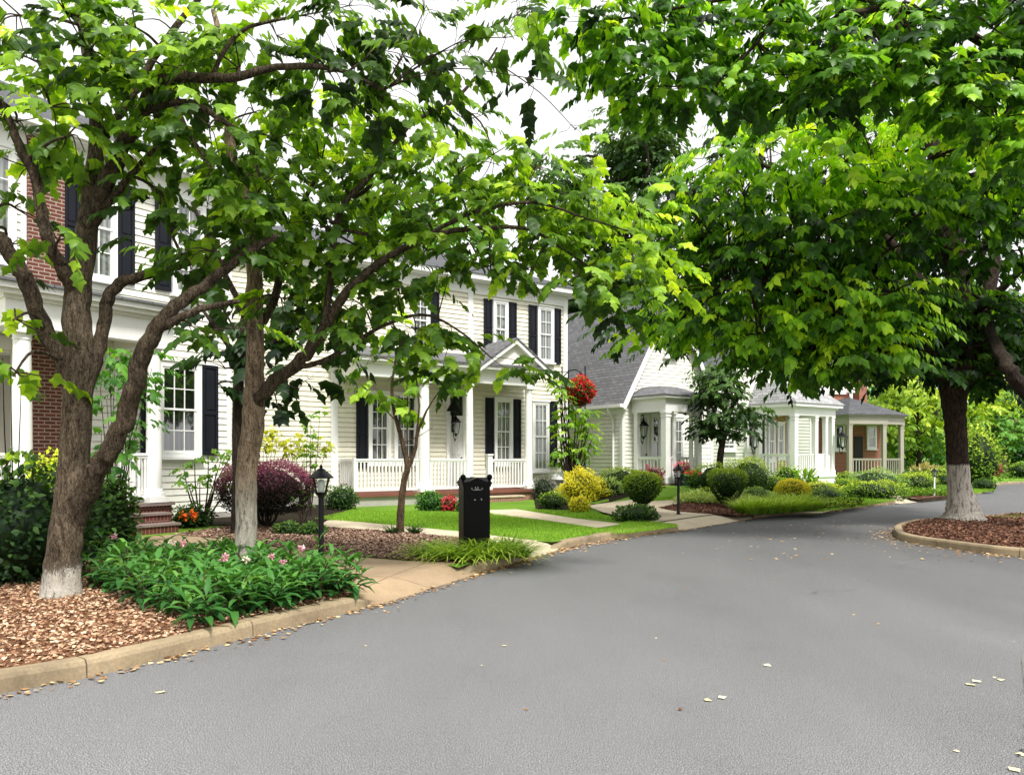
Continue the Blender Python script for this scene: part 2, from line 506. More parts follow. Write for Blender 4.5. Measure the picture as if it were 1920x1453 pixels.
T_LONG = (np.array([(0, 0, 0), (.13, .35, .07), (.11, .7, .0), (0, 1, -.22), (-.11, .7, .0), (-.13, .35, .07), (0, .35, .03), (0, .7, -.05)]),
          [(0, 1, 6), (0, 6, 5), (6, 1, 2, 7), (5, 6, 7, 4), (7, 2, 3), (4, 7, 3)])
T_TINY = (np.array([(0, 0, 0), (.3, .5, .05), (0, 1, -.1), (-.3, .5, .05)]), [(0, 1, 2, 3)])

class Leaves:
    def __init__(self, tmpl):
        self.t = tmpl
        self.c, self.d, self.n, self.s, self.col = [], [], [], [], []

    def add(self, c, d, n, s, col):
        self.c.append(np.asarray(c, float)); self.d.append(np.asarray(d, float)); self.n.append(np.asarray(n, float))
        self.s.append(np.asarray(s, float)); self.col.append(np.asarray(col, float))

    def arrays(self):
        c = np.concatenate(self.c); d = unit(np.concatenate(self.d)); n = np.concatenate(self.n)
        s = np.concatenate(self.s)[:, None, None]; col = np.concatenate(self.col)
        x = unit(np.cross(d, n)); n = np.cross(x, d)
        T, F = self.t
        V = c[:, None, :] + s * (x[:, None, :] * T[None, :, 0:1] + d[:, None, :] * T[None, :, 1:2] + n[:, None, :] * T[None, :, 2:3])
        k = len(T); m = len(c)
        V = V.reshape(-1, 3)
        C = np.repeat(col, k, axis=0)
        ls = [len(f) for f in F]
        fl = np.array([i for f in F for i in f])
        L = (np.arange(m)[:, None] * k + fl[None, :]).reshape(-1)
        S = np.tile(np.array(ls), m)
        return V, C, L, S

def raw_mesh(name, arrs, mat, parent=None, origin=(0, 0, 0)):
    """arrs: list of (V, C, loops, sizes)."""
    Vs, Cs, Ls, Ss, b = [], [], [], [], 0
    for V, C, L, S in arrs:
        Vs.append(V); Cs.append(C); Ls.append(L + b); Ss.append(S); b += len(V)
    V = np.concatenate(Vs) - np.array(origin)[None, :]; C = np.concatenate(Cs); L = np.concatenate(Ls); S = np.concatenate(Ss)
    me = bpy.data.meshes.new(name)
    me.vertices.add(len(V)); me.vertices.foreach_set('co', V.astype(np.float32).ravel())
    me.loops.add(len(L)); me.loops.foreach_set('vertex_index', L.astype(np.int32))
    me.polygons.add(len(S))
    st = np.concatenate([[0], np.cumsum(S)[:-1]])
    me.polygons.foreach_set('loop_start', st.astype(np.int32)); me.polygons.foreach_set('loop_total', S.astype(np.int32))
    me.update(calc_edges=True)
    at = me.color_attributes.new('Col', 'FLOAT_COLOR', 'POINT')
    at.data.foreach_set('color', np.concatenate([C, np.ones((len(C), 1))], axis=1).astype(np.float32).ravel())
    me.materials.append(mat)
    o = bpy.data.objects.new(name, me)
    COL.objects.link(o)
    if parent is not None: o.parent = parent
    else: o.location = origin
    return o

def sphere_arr(c, r, col, nu=14, nv=8, wob=0.1, zmin=-1.0):
    th = np.linspace(0, 2 * PI, nu, endpoint=False); ph = np.linspace(-PI / 2, PI / 2, nv)
    a, b = np.meshgrid(th, ph)
    w = 1 + RNG.uniform(-wob, wob, a.shape)
    z = np.maximum(np.sin(b) * w, zmin)
    V = np.stack([c[0] + r[0] * np.cos(a) * np.cos(b) * w, c[1] + r[1] * np.sin(a) * np.cos(b) * w, c[2] + r[2] * z], -1).reshape(-1, 3)
    L = []
    for i in range(nv - 1):
        for k in range(nu):
            j = (k + 1) % nu
            L += [i * nu + k, i * nu + j, (i + 1) * nu + j, (i + 1) * nu + k]
    return V, np.tile(np.array(col)[None, :], (len(V), 1)), np.array(L), np.full((nv - 1) * nu, 4)

def pal(f, stops):
    """map 0..1 to colour through stops [(pos, rgb)...]"""
    xs = [s[0] for s in stops]
    return np.stack([np.interp(f, xs, [s[1][k] for s in stops]) for k in range(3)], -1)

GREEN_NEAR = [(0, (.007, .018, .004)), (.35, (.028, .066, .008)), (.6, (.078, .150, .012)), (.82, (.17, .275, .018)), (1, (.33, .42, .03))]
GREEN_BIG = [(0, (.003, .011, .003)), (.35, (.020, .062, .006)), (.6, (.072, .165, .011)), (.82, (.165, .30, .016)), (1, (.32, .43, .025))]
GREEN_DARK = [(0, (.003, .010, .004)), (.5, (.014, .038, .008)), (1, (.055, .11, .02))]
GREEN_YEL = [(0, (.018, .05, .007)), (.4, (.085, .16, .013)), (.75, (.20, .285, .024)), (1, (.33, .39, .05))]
GREEN_MID = [(0, (.008, .032, .008)), (.5, (.035, .11, .018)), (1, (.12, .25, .04))]

def sprays(lv, c, r, n, size, stops, tint, nleaf=7, L=0.45, droop=0.45, shell=0.4, up=0.3, outbias=None):
    """n short leafy shoots inside an ellipsoid; layered, leaves hanging off each shoot."""
    c = np.array(c); r = np.array(r)
    u = unit(RNG.normal(size=(n, 3)))
    rad = RNG.uniform(shell, 1.0, n) ** 0.6
    q = u * rad[:, None]
    a = c + q * r
    out = q * r
    out[:, 2] *= 0.3
    if outbias is not None: out = out + np.array(outbias)[None, :] * np.linalg.norm(r) * 0.4
    out = unit(out + RNG.normal(size=(n, 3)) * 0.3 * np.mean(r))
    out[:, 2] = out[:, 2] * 0.4 + RNG.uniform(-.25, .15, n)
    out = unit(out)
    side = unit(np.cross(out, np.array([0, 0, 1.0])))
    # crown light and shade painted in: high and outer shoots paler, inner ones darker
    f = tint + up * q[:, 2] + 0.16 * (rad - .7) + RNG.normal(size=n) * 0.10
    LL = L * RNG.uniform(.6, 1.25, n)
    for k in range(nleaf):
        t = (k + 0.6) / nleaf
        sgn = 1 if k % 2 == 0 else -1
        if k == nleaf - 1: sgn = 0
        pos = a + out * (LL * t)[:, None]
        pos[:, 2] -= LL * 0.35 * t * t
        ang = RNG.uniform(.45, 1.15, n) * sgn
        d = out * np.cos(ang)[:, None] + side * np.sin(ang)[:, None]
        d[:, 2] -= RNG.uniform(0.35, 1.5, n) * droop * 1.25 + 0.12 * t
        nn = np.tile(np.array([[0, 0, 1.0]]), (n, 1)) + RNG.normal(size=(n, 3)) * 0.30 + out * 0.75
        s = size * RNG.uniform(.62, 1.2, n) * (1.0 - .15 * abs(t - .6))
        ff = np.clip(f + RNG.normal(size=n) * 0.08, 0, 1)
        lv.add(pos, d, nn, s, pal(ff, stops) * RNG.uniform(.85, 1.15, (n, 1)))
    return a

def nearest(pt, path):
    b, bi = 1e9, 0
    for i, p in enumerate(path):
        d = (p - pt).length
        if d < b: b, bi = d, i
    return bi

def tree(name, label, base, limbs, blobs, bark_m, leaf_m, stops, tmpl, size, group=None, nleaf=7, L=0.45, droop=0.45,
         cover=2.2, leaf_px=2500., twig=0.022, twigs=5, cat='tree', seg=10, up=0.3, minr=0.004, shell=0.4, limb_m=None):
    """limbs: list of [(Vector, radius)...] in world space, first one is the trunk.
    blobs: (centre, (rx,ry,rz), px area factor, tint)."""
    root = empty(name, base, 0, label, cat, group)
    b0 = Vector(base)
    mb = MB(); br = MB()
    allp, allr = [], []
    for i, lb in enumerate(limbs):
        pts, rad = smooth_path(lb, 5)
        # small natural wander
        if i > 0:
            pts = [pts[0]] + [p + Vector((random.uniform(-1, 1), random.uniform(-1, 1), random.uniform(-1, 1))) * rad[j + 1] * 0.22 for j, p in enumerate(pts[1:])]
        (mb if i == 0 else br).tube([p - b0 for p in pts], rad, seg if rad[0] > .03 else 6, 0.06)
        if len(lb) > 2:
            allp += pts[4:]; allr += rad[4:]
        else:
            allp += pts; allr += rad
    lv = Leaves(tmpl)
    for (c, r, n, tint) in blobs:
        c = Vector(c)
        i = nearest(c, allp)
        p0, r0 = allp[i], max(minr, min(allr[i] * 0.6, twig))
        mid = (p0 + c) / 2 + Vector((random.uniform(-.1, .1), random.uniform(-.1, .1), random.uniform(0, .22))) * (p0 - c).length
        pts, rad = smooth_path([(p0, r0), (mid, r0 * .75), (c, r0 * .5)], 4)
        br.tube([p - b0 for p in pts], rad, 6, 0.05)
        anchors = sprays(lv, c, r, max(3, int(n)), size, stops, tint, nleaf, L, droop, shell, up)
        for k in range(min(twigs, len(anchors))):
            e = Vector(anchors[k]) - Vector((0, 0, .03))
            m2 = (c + e) / 2 + Vector((0, 0, random.uniform(-.02, .12)))
            q, rr = smooth_path([(c - (c - mid) * .15, r0 * .5), (m2, r0 * .35), (e, minr)], 3)
            br.tube([p - b0 for p in q], rr, 5)
    tr = mb.build('trunk', bark_m, root)
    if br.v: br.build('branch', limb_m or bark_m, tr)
    V = lv.arrays()
    raw_mesh('crown', [V], leaf_m, root, base)
    return root

def pxblob(px, py, d, rxp, ryp, rd, tint, k=1.0, leaf_px=2500.):
    c = P(px, py, d)
    n = k * PI * rxp * ryp / leaf_px
    return (c, (rxp * d / FPX, rd, ryp * d / FPX), n, tint)

# ------------------------------------------------------------------ shrubs
def shrub_arrays(c, r, n, size, stops, tmpl, tint=0.5, core=(.006, .016, .005), shell=.78, up=.35, squash=0.0, wob=.12, cup=0.0, spiky=0.0):
    """leafy ellipsoid (or cup/topiary when cup>0) round c, radii r."""
    c = np.array(c); r = np.array(r)
    u = unit(RNG.normal(size=(n, 3)))
    rad = RNG.uniform(shell, 1.03, n)
    lump = 1 + wob * (np.sin(u[:, 0] * 5.1 + c[0] * 3) * np.sin(u[:, 1] * 4.3 + c[1]) + .6 * np.sin(u[:, 2] * 6 + u[:, 0] * 7 + c[0]))
    if squash:                      # box-like
        e = 1.0 / np.power(np.sum(np.abs(u) ** squash, -1, keepdims=True), 1.0 / squash)
        q = u * e
    else: q = u.copy()
    q = q * (rad * lump)[:, None]
    if cup:
        k = 1 - cup * np.clip(-q[:, 2] * .5 + .5, 0, 1) ** 1.5
        q[:, 0] *= k; q[:, 1] *= k
    p = c + q * r
    d = unit(u * np.array([1, 1, .6]) + RNG.normal(size=(n, 3)) * .55 + np.array([0, 0, spiky + .15]))
    nn = unit(u + RNG.normal(size=(n, 3)) * .6 + np.array([0, 0, .5]))
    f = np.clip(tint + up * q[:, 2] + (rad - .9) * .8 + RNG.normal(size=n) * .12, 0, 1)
    lv = Leaves(tmpl)
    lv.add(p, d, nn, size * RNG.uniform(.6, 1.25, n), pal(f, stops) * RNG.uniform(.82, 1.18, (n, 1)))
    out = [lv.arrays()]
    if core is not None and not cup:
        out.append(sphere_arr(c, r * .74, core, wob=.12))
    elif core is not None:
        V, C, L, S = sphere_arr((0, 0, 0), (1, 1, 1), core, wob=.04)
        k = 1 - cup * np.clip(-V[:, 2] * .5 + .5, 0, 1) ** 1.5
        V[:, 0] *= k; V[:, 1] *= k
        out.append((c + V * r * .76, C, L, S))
    return out

def shrub(name, label, base, w, h, dep=None, n=1500, size=.06, stops=GREEN_MID, tint=.5, tmpl=T_TINY, cat='shrub', group=None, stems=0,
          stem_h=0.0, mat='shrub', core=(.006, .016, .005), extra=None, parts=None, **kw):
    """w full width, h full height above the base; stem_h lifts the foliage off the ground."""
    dep = dep or w
    root = empty(name, base, 0, label, cat, group)
    fh = h - stem_h
    c = (base[0], base[1], base[2] + stem_h + fh * (.5 if stem_h > .02 else .42))
    r = (w / 2, dep / 2, fh * (.5 if stem_h > .02 else .58))
    arr = shrub_arrays(c, r, n, size, stops, tmpl, tint, core, **kw)
    if extra: arr += extra(c, r)
    raw_mesh('foliage', arr, M[mat], root, base)
    if stems:
        mb = MB()
        for k in range(stems):
            a = 2 * PI * k / stems + random.uniform(-.4, .4)
            rr = w * .22 * random.uniform(.5, 1.2)
            pts, rad = smooth_path([((math.cos(a) * .03, math.sin(a) * .03, -.02), .018 + h * .012),
                                    ((math.cos(a) * rr * .5, math.sin(a) * rr * .5, stem_h * .6 + .02), .013 + h * .008),
                                    ((math.cos(a) * rr, math.sin(a) * rr, stem_h + fh * .35), .007)], 3)
            mb.tube(pts, rad, 6)
        mb.build('stem', M['bark_dark'], root)
    return root

def open_shrub(name, label, base, pts_list, stops, size, tint, n_per, bark='bark_dark', tmpl=T_OVAL, cat='shrub', r=.16, nleaf=6, L=.16, mat='leaf', group=None, rad=.012):
    """airy shrub: visible stems ending in leafy tufts. pts_list: stem tips in world space."""
    root = empty(name, base, 0, label, cat, group)
    mb = MB(); lv = Leaves(tmpl); b0 = Vector(base)
    for tip in pts_list:
        tip = Vector(tip)
        mid = b0 * .5 + tip * .5 + Vector((random.uniform(-.08, .08), random.uniform(-.08, .08), random.uniform(0, .1)))
        pts, rr = smooth_path([(b0 + Vector((random.uniform(-.03, .03), random.uniform(-.03, .03), -.02)), rad), (mid, rad * .7), (tip, rad * .3)], 4)
        mb.tube([p - b0 for p in pts], rr, 6)
        sprays(lv, tip, (r, r, r * .8), n_per, size, stops, tint, nleaf, L, .5, .2, .35)
    mb.build('stem', M[bark], root)
    raw_mesh('foliage', [lv.arrays()], M[mat], root, base)
    return root

def blades(base, r, n, Lb, wd, stops, arch=.6, seed_up=.55, ell=(1, 1), tint=.5):
    """arching grass blades growing from a disc; returns arrays in world space."""
    b = np.array(base)
    ang = RNG.uniform(0, 2 * PI, n); rr = np.sqrt(RNG.uniform(0, 1, n)) * r
    root = np.stack([b[0] + np.cos(ang) * rr * ell[0], b[1] + np.sin(ang) * rr * ell[1], np.full(n, b[2])], -1)
    da = ang + RNG.normal(size=n) * .7
    hd = np.stack([np.cos(da), np.sin(da), np.zeros(n)], -1)
    LL = Lb * RNG.uniform(.6, 1.15, n); up = RNG.uniform(seed_up, 1.0, n)
    sd = np.stack([-np.sin(da), np.cos(da), np.zeros(n)], -1)
    segs = 4
    V = np.zeros((n, (segs + 1) * 2, 3)); C = np.zeros((n, (segs + 1) * 2, 3))
    f = np.clip(tint + RNG.normal(size=n) * .18, 0, 1)
    for i in range(segs + 1):
        t = i / segs
        c = root + hd * (LL * (t * (1 - up * .55) + arch * t * t * .5))[:, None]
        c[:, 2] += LL * (up * t - arch * t * t * .62 * (1.25 - up * .4))
        c[:, 2] = np.maximum(c[:, 2], b[2] + .01)
        w = wd * (1 - t ** 1.6) * .5 + .0008
        V[:, i * 2] = c - sd * w; V[:, i * 2 + 1] = c + sd * w
        cc = pal(np.clip(f * (.5 + .5 * t) + .12 * t, 0, 1), stops)
        C[:, i * 2] = cc; C[:, i * 2 + 1] = cc
    k = (segs + 1) * 2
    fl = []
    for i in range(segs): fl += [i * 2, i * 2 + 1, i * 2 + 3, i * 2 + 2]
    L_ = (np.arange(n)[:, None] * k + np.array(fl)[None, :]).reshape(-1)
    return V.reshape(-1, 3), C.reshape(-1, 3), L_, np.full(n * segs, 4)

def in_poly(pts, poly):
    x, y = pts[:, 0], pts[:, 1]
    ins = np.zeros(len(pts), bool)
    j = len(poly) - 1
    for i in range(len(poly)):
        xi, yi = poly[i][0], poly[i][1]; xj, yj = poly[j][0], poly[j][1]
        c = ((yi > y) != (yj > y)) & (x < (xj - xi) * (y - yi) / (yj - yi + 1e-12) + xi)
        ins ^= c
        j = i
    return ins

def scatter(poly, n):
    a = np.array([(p[0], p[1]) for p in poly])
    lo, hi = a.min(0), a.max(0)
    out = np.zeros((0, 2))
    while len(out) < n:
        q = RNG.uniform(lo, hi, (max(n * 2, 100), 2))
        q = q[in_poly(q, a)]
        out = np.concatenate([out, q])
    return out[:n]

def flat_chips(xy, z, size, stops, tilt=.35, asp=.5, lift=.01):
    n = len(xy)
    a = RNG.uniform(0, 2 * PI, n)
    d = np.stack([np.cos(a), np.sin(a), RNG.normal(size=n) * tilt * .5], -1)
    nn = np.stack([RNG.normal(size=n) * tilt, RNG.normal(size=n) * tilt, np.ones(n)], -1)
    c = np.stack([xy[:, 0], xy[:, 1], z + RNG.uniform(0, lift, n)], -1)
    T = (np.array([(asp, 0, 0), (asp * .8, 1, .06), (-asp * .7, .9, .02), (-asp, .1, .05)]), [(0, 1, 2, 3)])
    lv = Leaves(T)
    lv.add(c, d, nn, size * RNG.uniform(.45, 1.4, n), pal(RNG.uniform(0, 1, n), stops))
    return lv.arrays()
# ------------------------------------------------------------------ houses (local x along the facade, y into the house, z up)
class House:
    def __init__(self, name, label, ox, oy, deg, z0=ZG):
        self.o = Vector((ox, oy, z0)); self.th = math.radians(deg); self.z0 = z0
        self.g = Vector((math.cos(self.th), math.sin(self.th), 0)); self.b = Vector((-math.sin(self.th), math.cos(self.th), 0))
        self.root = empty(name, self.o, self.th, label, 'house')

    def u(self, px, out=0.0):
        k = (px - CX) / FPX
        p = self.o - self.b * out
        return (k * p.y - p.x) / (self.g.x - k * self.g.y)

    def z(self, px, py, out=0.0):
        u = self.u(px, out)
        d = (self.o - self.b * out + self.g * u).y
        return EYE - (py - HY) / FPX * d - self.z0

    def world(self, u, out, z=0.0):
        return self.o + self.g * u - self.b * out + Vector((0, 0, z))

def siding(mb, x0, x1, z0, z1, y=0.0, ex=0.15, holes=()):
    """lapped boards facing -y; skips spans covered by holes (x0,x1,z0,z1)."""
    z = z0
    while z < z1 - 1e-4:
        t = min(z + ex, z1)
        spans = [(x0, x1)]
        for h in holes:
            if z >= h[2] - .001 and t <= h[3] + .001:
                ns = []
                for a, b in spans:
                    if h[1] <= a or h[0] >= b: ns.append((a, b)); continue
                    if h[0] > a: ns.append((a, h[0]))
                    if h[1] < b: ns.append((h[1], b))
                spans = ns
        for a, b in spans:
            zg_ = z + .026
            v = [(a, y - .024, zg_), (b, y - .024, zg_), (b, y - .010, t), (a, y - .010, t), (a, y + .016, zg_), (b, y + .016, zg_), (a, y + .016, z), (b, y + .016, z), (a, y - .010, z), (b, y - .010, z)]
            mb.add(v, [(0, 1, 2, 3), (4, 5, 1, 0), (6, 7, 5, 4), (8, 9, 7, 6)])
        z = t

def window(h, u0, u1, z0, z1, y=0.0, cols=3, rows=2, cur='curtain', casing=.09, glass='glass', sill=True, dark_top=False):
    """double-hung sash in a casing proud of the wall; h is the parent object."""
    mb = MB(); c = casing; yo = y - .105
    mb.box(u0, u0 + c, yo, y + .02, z0, z1); mb.box(u1 - c, u1, yo, y + .02, z0, z1)
    mb.box(u0 + c, u1 - c, yo, y + .02, z1 - c, z1); mb.box(u0 + c, u1 - c, yo, y + .02, z0, z0 + c * .8)
    mb.box(u0 - .03, u1 + .03, yo - .03, y + .02, z1, z1 + .045)
    # two sashes, lower one set back of the upper
    zm = (z0 + z1) / 2; s = .045; a, b = u0 + c, u1 - c
    for (q0, q1, yy) in ((zm - .02, z1 - c, y - .088), (z0 + c * .8, zm + .02, y - .072)):
        mb.box(a, a + s, yy, yy + .03, q0, q1); mb.box(b - s, b, yy, yy + .03, q0, q1)
        mb.box(a + s, b - s, yy, yy + .03, q1 - s, q1); mb.box(a + s, b - s, yy, yy + .03, q0, q0 + s)
    w = mb.build('window', M['white'], h)
    mm = MB()
    for (q0, q1, yy) in ((zm + .025, z1 - c - s, y - .082), (z0 + c * .8 + s, zm - .025, y - .066)):
        for k in range(1, cols):
            x = a + s + (b - a - 2 * s) * k / cols
            mm.box(x - .011, x + .011, yy, yy + .018, q0, q1)
        for k in range(1, rows):
            zz = q0 + (q1 - q0) * k / rows
            mm.box(a + s, b - s, yy - .002, yy + .016, zz - .011, zz + .011)
    mm.build('muntin', M['white'], w)
    gm = MB()
    for (q0, q1, yy) in ((zm, z1 - c, y - .070), (z0 + c * .8, zm, y - .052)):
        gm.add([(a, yy, q0), (b, yy, q0), (b, yy, q1), (a, yy, q1)], [(0, 1, 2, 3)])
    gm.build('pane', M[glass], w)
    cm = MB(); n = 16
    for i in range(n):
        x0 = a + (b - a) * i / n; x1 = a + (b - a) * (i + 1) / n
        d0 = .006 * math.sin(i * 2.1); d1 = .006 * math.sin((i + 1) * 2.1)
        cm.add([(x0, y - .036 + d0 * .5, z0 + .02), (x1, y - .036 + d1 * .5, z0 + .02), (x1, y - .036 + d1 * .5, zm if dark_top else z1 - .02), (x0, y - .036 + d0 * .5, zm if dark_top else z1 - .02)], [(0, 1, 2, 3)], True)
    cm.build('curtain', M[cur], w)
    if dark_top:
        dm = MB(); dm.add([(a, y - .030, zm), (b, y - .030, zm), (b, y - .030, z1), (a, y - .030, z1)], [(0, 1, 2, 3)])
        dm.build('dark_interior', M['dark_room'], w)
    if sill:
        sm = MB(); sm.box(u0 - .05, u1 + .05, y - .15, y - .002, z0 - .06, z0 - .002)
        sm.build('sill', M['white'], w)
    return w

def shutter(h, u0, u1, z0, z1, y=0.0):
    mb = MB(); f = min(.07, (u1 - u0) * .18); yo = y - .075
    mb.box(u0, u0 + f, yo, y - .024, z0, z1); mb.box(u1 - f, u1, yo, y - .024, z0, z1)
    zm = z0 + (z1 - z0) * .47
    for a, b in ((z0, z0 + f * 1.3), (zm - f * .6, zm + f * .6), (z1 - f, z1)):
        mb.box(u0 + f, u1 - f, yo, y - .024, a, b)
    mb.box(u0 + f, u1 - f, yo + .025, y - .024, z0 + f, z1 - f)
    for a, b in ((z0 + f * 1.3 + .04, zm - f * .6 - .04), (zm + f * .6 + .04, z1 - f - .04)):
        mb.box(u0 + f + .035, u1 - f - .035, yo + .010, yo + .03, a, b)
    return mb.build('shutter', M['shutter'], h)

def column(h, x, y, z0, z1, r=.16, square=False, mat='white', slim=False):
    mb = MB()
    if square:
        mb.box(x - r * 1.25, x + r * 1.25, y - r * 1.25, y + r * 1.25, z0, z0 + .22)
        mb.box(x - r, x + r, y - r, y + r, z0 + .22, z1 - .2)
        mb.box(x - r * 1.12, x + r * 1.12, y - r * 1.12, y + r * 1.12, z1 - .2, z1 - .13)
        mb.box(x - r * 1.02, x + r * 1.02, y - r * 1.02, y + r * 1.02, z1 - .13, z1 - .07)
        mb.box(x - r * 1.25, x + r * 1.25, y - r * 1.25, y + r * 1.25, z1 - .07, z1)
    else:
        mb.box(x - r * 1.4, x + r * 1.4, y - r * 1.4, y + r * 1.4, z0, z0 + .11)
        H = z1 - .1
        prof = [(r * 1.36, z0 + .11), (r * 1.38, z0 + .15), (r * 1.28, z0 + .19), (r * 1.15, z0 + .2), (r * 1.12, z0 + .25), (r * 1.0, z0 + .27)]
        n = 8
        for i in range(1, n):
            t = i / n
            prof.append((r * (1.0 - .16 * t ** 1.6), z0 + .27 + (H - .12 - z0 - .27) * t))
        prof += [(r * .84, H - .12), (r * .92, H - .11), (r * .92, H - .08), (r * .86, H - .075), (r * .9, H - .03), (r * 1.12, H)]
        mb.lathe(x, y, prof, 20)
        mb.box(x - r * 1.2, x + r * 1.2, y - r * 1.2, y + r * 1.2, H, z1)
    return mb.build('column', M[mat], h)

def railing(h, p0, p1, z0, z1, mat='white', step=.13, turned=False, posts=()):
    """rail between two plan points; balusters as sub-parts."""
    p0 = Vector((p0[0], p0[1], 0)); p1 = Vector((p1[0], p1[1], 0))
    L = (p1 - p0).length; d = (p1 - p0).normalized(); a = math.atan2(d.y, d.x)
    Mx = Matrix.Translation(p0) @ Matrix.Rotation(a, 4, 'Z')
    mb = MB(Mx)
    mb.box(0, L, -.05, .05, z1 - .05, z1); mb.box(0, L, -.032, .032, z1 - .10, z1 - .05)
    mb.box(0, L, -.035, .035, z0 + .06, z0 + .13)
    mb.box(0, .03, -.028, .028, z0 + .13, z1 - .10); mb.box(L - .03, L, -.028, .028, z0 + .13, z1 - .10)
    rail = mb.build('railing', M[mat], h)
    n = max(2, int(L / step))
    proto = None
    for i in range(n):
        x = L * (i + .5) / n
        if proto is None:
            b = MB(); r = .022
            if turned:
                hh = z1 - .1 - z0 - .13
                b.lathe(0, 0, [(.028, 0), (.028, .12), (.018, .14), (.03, .22), (.024, hh * .45), (.018, hh - .2), (.026, hh - .14), (.026, hh)], 10)
            else:
                b.box(-r, r, -r, r, 0, z1 - .1 - z0 - .13)
            proto = b.build('baluster', M[mat], rail)
            o = proto
        else:
            o = proto.copy(); COL.objects.link(o); o.parent = rail
        q = Mx @ Vector((x, 0, z0 + .13))
        o.location = q; o.rotation_euler = (0, 0, a)
    return rail

def wall_lantern(name, label, loc, rz, s=1.0, bracket=True, group=None):
    """black carriage lantern on a scroll bracket; loc is where the back plate meets the wall, out = -y."""
    root = empty(name, loc, rz, label, 'lantern', group)
    mb = MB()
    y = -.17 * s
    if bracket:
        mb.box(-.05 * s, .05 * s, -.025 * s, 0, -.16 * s, .40 * s)
        mb.tube([(0, -.02 * s, -.1 * s), (0, -.08 * s, -.36 * s), (0, y * .7, -.42 * s), (0, y, -.34 * s)], .014 * s, 6)
        pts, rr = smooth_path([((0, -.02 * s, .2 * s), .016 * s), ((0, -.06 * s, .42 * s), .016 * s), ((0, y, .44 * s), .014 * s), ((0, y, .30 * s), .012 * s)], 4)
        mb.tube(pts, rr, 6)
    mb.lathe(0, y, [(0.02 * s, .34 * s), (.03 * s, .30 * s), (.05 * s, .25 * s), (.075 * s, .235 * s), (.165 * s, .13 * s), (.17 * s, .115 * s), (.0, .115 * s)], 6, 0, False)
    mb.lathe(0, y, [(0, -.30 * s), (.02 * s, -.29 * s), (.03 * s, -.25 * s), (.075 * s, -.225 * s), (.08 * s, -.205 * s), (0, -.205 * s)], 6, 0, False)
    for k in range(6):
        a = 2 * PI * k / 6
        mb.tube([(math.cos(a) * .082 * s, y + math.sin(a) * .082 * s, -.21 * s), (math.cos(a) * .148 * s, y + math.sin(a) * .148 * s, .12 * s)], .010 * s, 4)
    mb.build('lantern_frame', M['black'], root)
    g = MB(); g.lathe(0, y, [(.076 * s, -.20 * s), (.140 * s, .112 * s)], 6, 0, False); g.build('pane', M['lamp_glass'], root)
    b = MB(); b.lathe(0, y, [(0.0, -.19 * s), (.03 * s, -.18 * s), (.034 * s, -.02 * s), (.02 * s, .05 * s), (0, .06 * s)], 10); b.build('bulb', M['frost'], root)
    return root

def gable_roof(mb, x0, x1, y0, y1, ze, zr, oh=.3, th=.12, axis='y'):
    """ridge along axis; local box x0..x1,y0..y1."""
    if axis == 'y':
        xm = (x0 + x1) / 2; k = (zr - ze) / (xm - x0)
        for s in (-1, 1):
            xe = x0 - oh if s < 0 else x1 + oh
            zz = ze - k * oh
            prof = [(xe, zz), (xm, zr), (xm, zr + th), (xe, zz + th)]
            if s > 0: prof = list(reversed(prof))
            mb.prism_y(prof, y0 - oh, y1 + oh)
    else:
        ym = (y0 + y1) / 2; k = (zr - ze) / (ym - y0)
        for s in (-1, 1):
            ye = y0 - oh if s < 0 else y1 + oh
            zz = ze - k * oh
            prof = [(ye, zz), (ym, zr), (ym, zr + th), (ye, zz + th)]
            if s < 0: prof = list(reversed(prof))
            mb.prism_x(prof, x0 - oh, x1 + oh)

def hip_roof(mb, x0, x1, y0, y1, ze, zr, inset, th=.06):
    v = [(x0, y0, ze), (x1, y0, ze), (x1, y1, ze), (x0, y1, ze), (x0 + inset, (y0 + y1) / 2, zr), (x1 - inset, (y0 + y1) / 2, zr)]
    mb.add(v, [(0, 1, 5, 4), (1, 2, 5), (2, 3, 4, 5), (3, 0, 4), (3, 2, 1, 0)])

def steps(h, x0, x1, yfront, n, ztop, run, mat_r, mat_t):
    """flight going down toward -y from the platform edge at yfront; risers and treads."""
    rise = ztop / (n + 1)
    st = MB(); tr = MB()
    for k in range(n):
        zt = ztop - rise * (k + 1)
        ya, yb = yfront - run * (k + 1), yfront - run * k
        st.box(x0 + .02, x1 - .02, ya + .025, yb - .001 + (.0 if k else -.001), -.02, zt - .045)
        tr.box(x0 - .02, x1 + .02, ya - .005, yb - .003, zt - .044, zt)
    s = st.build('steps', mat_r, h)
    tr.build('tread', mat_t, s)

def boxes(name, mat, parent, *bl):
    for b in bl:
        m = MB(); m.box(*b); m.build(name, mat, parent)

SIDE_L = lambda x: Matrix.Translation((x, 0, 0)) @ Matrix.Rotation(-PI / 2, 4, 'Z')     # wall on the left flank facing -x
SIDE_R = lambda x: Matrix.Translation((x, 0, 0)) @ Matrix.Rotation(PI / 2, 4, 'Z')      # wall on the right flank facing +x

